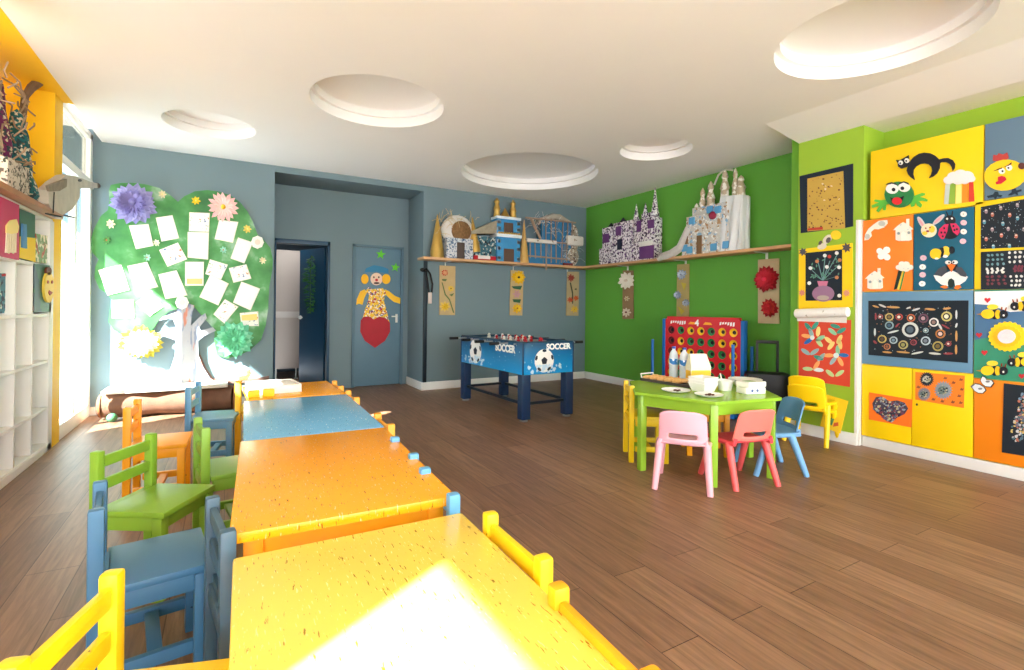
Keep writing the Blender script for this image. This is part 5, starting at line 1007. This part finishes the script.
for q, r, c0, c1 in (((377, 332), 8.2, (206, 210, 206), (80, 96, 110)), ((222, 238), 4.2, (200, 180, 110), (120, 100, 60)), ((295, 238), 3.6, (180, 70, 60), (240, 226, 210)), ((155, 236), 2.6, (180, 90, 80), (236, 226, 220)), ((383, 245), 4.2, (190, 100, 60), (230, 220, 200)), ((222, 300), 4.4, (140, 170, 180), (60, 90, 110)), ((475, 248), 5, (110, 70, 90), (190, 150, 160)), ((553, 277), 4.8, (232, 230, 224), (150, 120, 110)), ((648, 234), 5.4, (196, 184, 110), (236, 230, 200)), ((602, 363), 5, (190, 120, 60), (230, 200, 190)), ((168, 402), 4.4, (196, 176, 100), (90, 70, 50)), ((253, 410), 4, (170, 190, 200), (110, 140, 160)), ((205, 458), 3.4, (186, 120, 80), (150, 90, 60)), ((325, 445), 4.8, (180, 170, 110), (150, 150, 90)), ((402, 427), 3.2, (160, 70, 80), (110, 40, 50)), ((492, 415), 4.8, (190, 206, 214), (120, 130, 140)), ((583, 455), 5.4, (176, 160, 90), (120, 100, 50)), ((662, 437), 2.8, (160, 60, 70), (220, 200, 190)), ((493, 338), 2.8, (150, 180, 186), (210, 220, 220))):
    u, v = z(q)[0]; mo = MB(); WC.sell(mo, u, v, r, r*.92, .006, .010, n=20); mo = mo.build('ring', mat(c0, .5, .1), t, world=True)
    mi = MB(); WC.sell(mi, u, v, r*.68, r*.63, .010, .012, n=16); mi.build('ring_field', mat(DKP, .5), mo, world=True); mi = MB(); WC.sell(mi, u, v, r*.42, r*.4, .012, .015, n=12); mi.build('ring_centre', mat(c1, .5, .1), mo, world=True)
for c, L in (((200, 150, 90), [(120, 160, 25, 6, .3), (250, 165, 50, 8, .05), (525, 180, 40, 8, .1), (650, 175, 30, 8, -.1), (720, 380, 8, 40, 0), (718, 480, 8, 36, 0), (205, 500, 36, 7, .1), (325, 500, 50, 7, .1)]), ((210, 214, 214), [(170, 155, 30, 7, .4), (365, 170, 18, 6, -.4), (420, 182, 32, 7, -.3), (720, 220, 7, 34, 0), (720, 300, 7, 18, .3), (250, 348, 44, 7, -.25), (114, 350, 7, 28, 0), (430, 505, 46, 7, -.2), (600, 310, 8, 26, -.5), (560, 510, 46, 8, .1)]), ((150, 60, 70), [(120, 235, 6, 26, 0), (115, 425, 16, 8, .8), (660, 510, 36, 8, 0), (280, 300, 20, 6, -.8), (640, 310, 34, 6, .5)])):
    m = MB()
    for x, y, a, b_, r in L: u, v = z((x, y))[0]; WC.sell(m, u, v, a/7.44, b_/7.44, .006, .010, n=12, rot=r)
    m.build('dashes', mat(c, .5, .1), t, world=True)
collage(t, 'dots', lambda a, b_: f(.06+.8*a, .08+.84*b_), 9, ((150, 170, 180), (180, 120, 80)), None, 90, .25, .5, .006)
# meadow door: flower, bees, hearts
z = zm(960, 280, 6.7)
t = art('flower_cutout', 'big yellow flower with white centre on the meadow door', 1008, 350); u, v = z((320, 378))[0]
m = MB(); WC.sell(m, u, v, 18.6, 14.6, 0, .01, n=90, wob=.05, k=22); m.build('petals', mat((250, 206, 20), .6, .05), t, world=True); m = MB(); WC.sell(m, u, v, 14, 10.5, .01, .016, n=60, wob=.05, k=18); m.build('petals', mat((246, 192, 16), .6, .05), t, world=True); blob(t, 'white_centre', mat((232, 226, 230), .8, .08, 30, .5), [((u, v), 8.8, 7)], .016, .026)
for (x, y), lb in (((205, 225), 'bee at the upper left of the meadow door'), ((203, 603), 'bee at the lower left of the meadow door'), ((460, 170), 'bee at the upper right of the meadow door'), ((440, 545), 'bee right below the big yellow flower')):
    t = art('bee_cutout', 'black and yellow '+lb, *z((x, y))[0], group='bees on the meadow door'); fl = -1 if x > 400 else 1; q = lambda a, b_: z((x+a*fl, y+b_))[0]
    blob(t, 'rear_body', (250, 204, 24), [(q(-15, 3), 6.6, 4.8)], .002, .012); blob(t, 'stripe', K_, [(q(32, 5), 3.4, 5)], .002, .010); blob(t, 'front_body', (250, 196, 20), [(q(52, 5), 2.6, 4.6)], 0, .012); blob(t, 'head', K_, [(q(90, 6), 4.4, 4.2)], .002, .012); blob(t, 'wing', (250, 214, 60), [(q(15, -45), 5.6, 2.6)], 0, .006); blob(t, 'eye', W_, [(q(92, 12), .9, 1.1)], .012, .015)
    cut('antennae', t, WC, (150, 60, 30), [[q(70, -25), q(74, -45), q(80, -45), q(80, -22)], [q(96, -22), q(104, -42), q(110, -40), q(104, -18)]], 0, .005); cut('sting', t, WC, (200, 140, 20), [[q(-55, -2), q(-96, 4), q(-55, 12)]], 0, .005)
for (x, y), lb in (((186, 136), 'small red heart in the white sky of the meadow door'), ((130, 370), 'small red heart at the left edge of the meadow door'), ((165, 488), 'small red heart on the green field left of the flower'), ((415, 645), 'small red heart at the foot of the meadow door')):
    o = MB(); u, v = z((x, y))[0]; WC.sh(o, [(u, v+2.6), (u-3, v-.4), (u-2.8, v-2), (u-1.4, v-2.5), (u, v-1.3), (u+1.6, v-2.5), (u+3, v-1.8), (u+2.8, v-.2)], 0, .008); solo('paper_heart', o, mat((196, 40, 50), .5), lb, 'heart', 'hearts on the meadow door')
# lower doors
z = zm(860, 360, 6.7)
Q = z((62, 216), (352, 265), (345, 452), (60, 398)); t = art('orange_picture', 'orange sheet with a dark mosaic heart on the left yellow door', 871, 420, 'picture'); cut('sheet', t, WC, (248, 120, 30), [Q], 0, .004)
hp = z((85, 290), (110, 248), (150, 245), (200, 278), (250, 270), (300, 285), (325, 325), (300, 362), (250, 385), (215, 418), (180, 408), (135, 365), (95, 335)); cut('heart', t, WC, (70, 64, 84), [hp], .004, .007)
cx_, cy_ = z((205, 325))[0]
def inh(a, b_):
    i = int(a*len(hp)) % len(hp); p, q2 = hp[i], hp[(i+1) % len(hp)]; s = (a*len(hp)) % 1; e = (p[0]*(1-s)+q2[0]*s, p[1]*(1-s)+q2[1]*s); g = math.sqrt(b_); return (cx_+(e[0]-cx_)*g*.97, cy_+(e[1]-cy_)*g*.97)
collage(t, 'mosaic_pattern', inh, 3, ((40, 44, 70), (150, 160, 176), (140, 60, 70), (196, 190, 150), (90, 110, 140), (120, 70, 100)), None, 200, .6, 1.25, .007)
Q = z((372, 80), (703, 105), (697, 322), (372, 265)); t = art('orange_picture', 'orange sheet with grey spiky suns on the keyhole door', 930, 395, 'picture'); cut('sheet', t, WC, (246, 132, 36), [Q], 0, .004)
for q, R_, c in (((450, 128), 7.6, (36, 44, 56)), ((560, 202), 9.6, (140, 150, 160)), ((432, 228), 7, (130, 130, 140))):
    m = MB(); WC.star(m, *z(q)[0], R_, R_*.74, 20, .004, .007); o = m.build('spiky_sun', mat(c, .5, .1), t, world=True); blob(o, 'sun_field', ((206, 206, 200) if c[0] < 60 else (100, 124, 124)), [(z(q)[0], R_*.55, R_*.42)], .007, .010); collage(o, 'sun_dots', lambda a, b_, q=q, R_=R_: (z(q)[0][0]+R_*.6*math.sqrt(b_)*math.cos(6.283*a), z(q)[0][1]+R_*.5*math.sqrt(b_)*math.sin(6.283*a)), 4, ((30, 40, 50), (190, 180, 150)), None, 22, .4, .8, .010)
m = MB()
for x, y in ((575, 120), (630, 150), (685, 195), (668, 240), (625, 280), (555, 275), (495, 262), (395, 180), (680, 130), (678, 285)): u, v = z((x, y))[0]; WC.sh(m, [(u-2.2, v+1), (u-.6, v-1.6), (u+.4, v-.4), (u+2, v-.8), (u+1, v+1.4)], .004, .007)
m.build('small_shapes', mat((150, 84, 50), .6, .3, 40), t, world=True)
z = zm(960, 360, 5.583); Q = z((247, 130), (420, 150), (420, 545), (235, 515)); t = art('dark_picture', 'black picture of a mosaic butterfly on the orange lower door', 1003, 450, 'picture'); cut('sheet', t, WC, DKP, [Q], 0, .006)
def inb(a, b_):
    th = 6.283*a; r = (.35+.65*abs(math.sin(1.6*th+.4)))*math.sqrt(b_); return z((368+90*r*math.cos(th), 345+165*r*math.sin(th)))[0]
collage(t, 'mosaic_pattern', inb, 8, ((206, 206, 206), (120, 150, 176), (190, 110, 90), (220, 190, 110), (110, 100, 120), (70, 110, 120)), None, 260, .7, 1.5, .006)
t = art('butterfly_cutout', 'white paper butterfly where the keyhole door meets the orange door', 980, 385)
for i_, wg in enumerate(([(70, 150), (88, 134), (112, 138), (134, 152), (144, 168), (128, 184), (104, 182), (84, 170)], [(118, 112), (128, 92), (142, 98), (150, 112), (176, 112), (188, 128), (172, 148), (146, 146), (128, 132)])):
    c0 = (sum(p[0] for p in wg)/len(wg), sum(p[1] for p in wg)/len(wg)); cut('wing_outline', t, WC, K_, [z(*[(c0[0]+(x-c0[0])*1.13, c0[1]+(y-c0[1])*1.17) for x, y in wg])], 0, .006+.0005*i_); cut('wing', t, WC, (226, 228, 230), [z(*wg)], .006, .010)
    blob(t, 'wing_vein', (120, 124, 130), [(z((c0[0]+8, c0[1]))[0], 2.2, 1)], .010, .012)
q_ = z; cut('body', t, WC, (110, 110, 110), [z((60, 148), (75, 135), (82, 160), (72, 160))], 0, .008)

# ================================================================ pictures on the green pillar
WP = Wall((-1, 0, 0), X=XP-.001)
z = zm(790, 155, 8.375); t = thing('gold_picture', 'gold patterned picture on a black mount high on the green pillar', 'picture', tuple(WP.P(z((92, 655)))[0]))
cut('mount', t, WP, (14, 30, 48), [z((82, 178), (530, 72), (530, 598), (470, 610), (92, 655))], 0, .006); Q = z((150, 200), (450, 135), (465, 615), (150, 640)); cut('gold_sheet', t, WP, mat((196, 160, 70), .5, .1, 5, speck=((140, 100, 50),), sscale=40, sthr=.68), [Q], .006, .010); f = bil(Q)
collage(t, 'dark_shapes', lambda a, b_: f(a*.94+.03, b_**.6*.97), 6, ((90, 44, 30), (110, 70, 40)), None, 70, .35, .9, .010, wall=WP); collage(t, 'pale_shapes', lambda a, b_: f(.2+.7*a, .1+.4*b_), 2, ((226, 206, 176),), None, 5, .9, 1.3, .010, asp=.6, wall=WP)
cut('red_edge', t, WP, (190, 60, 40), [z((155, 615), (280, 602), (280, 625), (155, 634))], .010, .013)
z = zm(790, 225, 8.375); t = thing('vase_picture', 'yellow picture with a dark vase of flowers at mid pillar', 'picture', tuple(WP.P([(799, 309)])[0]))
cut('yellow_mount', t, WP, (250, 204, 16), [[(799.3, 249.5), (852.7, 243), (852.7, 307), (799, 309)]], 0, .006); cut('dark_sheet', t, WP, DKP, [z((135, 235), (440, 205), (440, 630), (135, 635))], .006, .010)
blob(t, 'vase', (150, 110, 140), [(z((285, 575))[0], 11, 8)], .010, .016, wall=WP); cut('vase_neck', t, WP, (206, 120, 150), [z((235, 470), (325, 470), (310, 520), (250, 520))], .010, .015); blob(t, 'vase_foot', (176, 160, 150), [(z((285, 610))[0], 6, 2.4)], .016, .019, wall=WP)
m = MB()
for x, y in ((190, 380), (240, 310), (300, 260), (340, 300), (400, 250), (420, 330), (400, 430), (170, 470), (210, 420)): u, v = z((x, y))[0]; b0 = z((280, 465))[0]; WP.sh(m, [(b0[0]-.3, b0[1]), (u-.4, v), (u+.4, v), (b0[0]+.4, b0[1])], .010, .013)
m.build('stems', mat((110, 150, 150), .6), t, world=True)
m = MB()
for i in range(26): a, b_ = rnd.uniform(160, 420), rnd.uniform(280, 450); u, v = z((a, b_))[0]; WP.sell(m, u, v, 1.5, .7, .013, .015, n=8, rot=rnd.random()*3)
m.build('leaves', mat((90, 140, 120), .6), t, world=True)
for c, L in (((232, 232, 230), [(300, 257), (400, 236), (180, 362), (170, 487), (420, 355), (318, 352), (422, 592)]), ((190, 60, 50), [(338, 265)]), ((190, 120, 80), [(235, 305), (425, 295), (400, 440)])): blob(t, 'blossoms', c, [(z(q)[0], 1.8, 1.8) for q in L], .015, .019, wall=WP)
for q, c, s in (((112, 225), (90, 84, 90), 1.1), ((478, 190), (80, 70, 76), 1.3), ((105, 568), (214, 130, 110), .9), ((478, 570), (220, 150, 120), 1)):
    u, v = z(q)[0]; o = MB(); WP.star(o, u, v, 4*s, 2.2*s, 7, .006, .011); o.build('corner_ornament', mat(c, .6), t, world=True)
t = thing('bee_cutout', 'grey and yellow paper bee over the top edge of the vase picture', 'wall decoration', tuple(WP.P(z((320, 200)))[0]))
blob(t, 'yellow_head', (250, 204, 30), [(z((392, 85))[0], 5.2, 4.6)], .010, .018, wall=WP); blob(t, 'body', (226, 214, 190), [(z((320, 120))[0], 5.6, 3.4, -.8), (z((275, 180))[0], 4.6, 3, -.3)], .010, .016, wall=WP); blob(t, 'stripes', (90, 84, 84), [(z((330, 128))[0], 2.2, 3, .5), (z((262, 150))[0], 1.4, 2.4, .6)], .016, .019, wall=WP)
z = zm(790, 300, 7.44); t = thing('butterfly_picture', 'red picture with pastel paper butterflies and leaves low on the pillar', 'picture', tuple(WP.P([(799, 380)])[0]))
cut('red_sheet', t, WP, (214, 70, 46), [[(798.8, 320), (851.3, 320), (850, 387), (798.8, 379)]], 0, .004)
PT = {'g': (140, 200, 160), 't': (60, 150, 130), 'y': (246, 214, 130), 'b': (40, 110, 180), 'o': (246, 170, 100), 's': (150, 180, 180), 'w': (226, 236, 236), 'l': (190, 214, 150)}
def leaf(par, c, x, y, a, L=38, w=15): u, v = z((x, y))[0]; o = MB(); WP.sell(o, u, v, L/7.44, w/7.44, .004, .009, n=14, rot=a); o.build('paper_leaf', mat(PT[c], .6, .05), par, world=True)
for c, x, y, a in (('t', 138, 200, .9), ('t', 190, 190, -.9), ('g', 318, 235, .7), ('t', 385, 228, -.5), ('t', 340, 195, .3), ('y', 212, 235, 1.7), ('o', 125, 268, .2), ('b', 140, 305, -.6), ('l', 220, 318, .9), ('g', 228, 285, -.5), ('s', 160, 245, 1.2), ('y', 290, 300, .7), ('y', 370, 292, -1.1), ('y', 308, 340, -.9), ('y', 375, 330, 1.4), ('s', 118, 385, .6), ('s', 185, 385, -.6), ('b', 402, 410, .1), ('o', 290, 412, 0), ('g', 358, 375, 1.5), ('s', 325, 450, -.9), ('o', 378, 458, 1.1), ('t', 215, 430, .4), ('s', 236, 425, -.8), ('o', 200, 485, -1), ('l', 135, 512, .1), ('w', 215, 520, .1), ('l', 300, 545, .7), ('l', 372, 545, -.6)): leaf(t, c, x, y, a)
blob(t, 'flower_centres', PT['w'], [(z((170, 280))[0], 2.2), (z((348, 412))[0], 2.6)], .009, .013, wall=WP)
t = thing('paper_roll', 'white patterned paper roll pinned across the top of the red picture', 'paper roll', tuple(WP.P([(822, 317)])[0]))
a, c = on(796.5, 313.5, X=XP-.047), on(848, 312, X=XP-.047)
m = MB(); m.tube([a, c], .044, 20); m.build('roll', mat((238, 234, 226), .7, .03, speck=((190, 180, 160),), sscale=24, sthr=.66), t, world=True)
cut('paper_tail', t, WP, (236, 232, 224), [[(797.3, 316), (847.5, 314), (847, 323), (798, 321)]], .006, .010)

# ================================================================ light: sun through the left windows, room left open behind the viewer to let in sky light
sd = bpy.data.lights.new('sun', 'SUN'); sd.energy = 66; sd.angle = math.radians(.8); sd.color = (1, .95, .86); so = bpy.data.objects.new('sun', sd); C.objects.link(so)
so.rotation_euler = Vector((1, .5875, -.923)).to_track_quat('-Z', 'Y').to_euler()
ld = bpy.data.lights.new('corridor_fill', 'AREA'); ld.energy = 8; ld.size = .5; lo = bpy.data.objects.new('corridor_fill', ld); C.objects.link(lo); lo.location = (.9, 8.3, 2.45)  # added fill without a fixture, brightens the cubicle panel
wd = bpy.data.worlds.new('daylight'); scene.world = wd; wd.use_nodes = True; bgn = wd.node_tree.nodes['Background']; bgn.inputs[0].default_value = (.90, .95, 1, 1); bgn.inputs[1].default_value = 8.0
vs = scene.view_settings; vs.view_transform = 'Standard'; vs.look = 'None'; vs.gamma = 1; vs.use_curve_mapping = False; vs.exposure = 0.34
scene.cycles.use_denoising = True; scene.cycles.max_bounces = 8; scene.cycles.diffuse_bounces = 5; scene.cycles.sample_clamp_indirect = 6
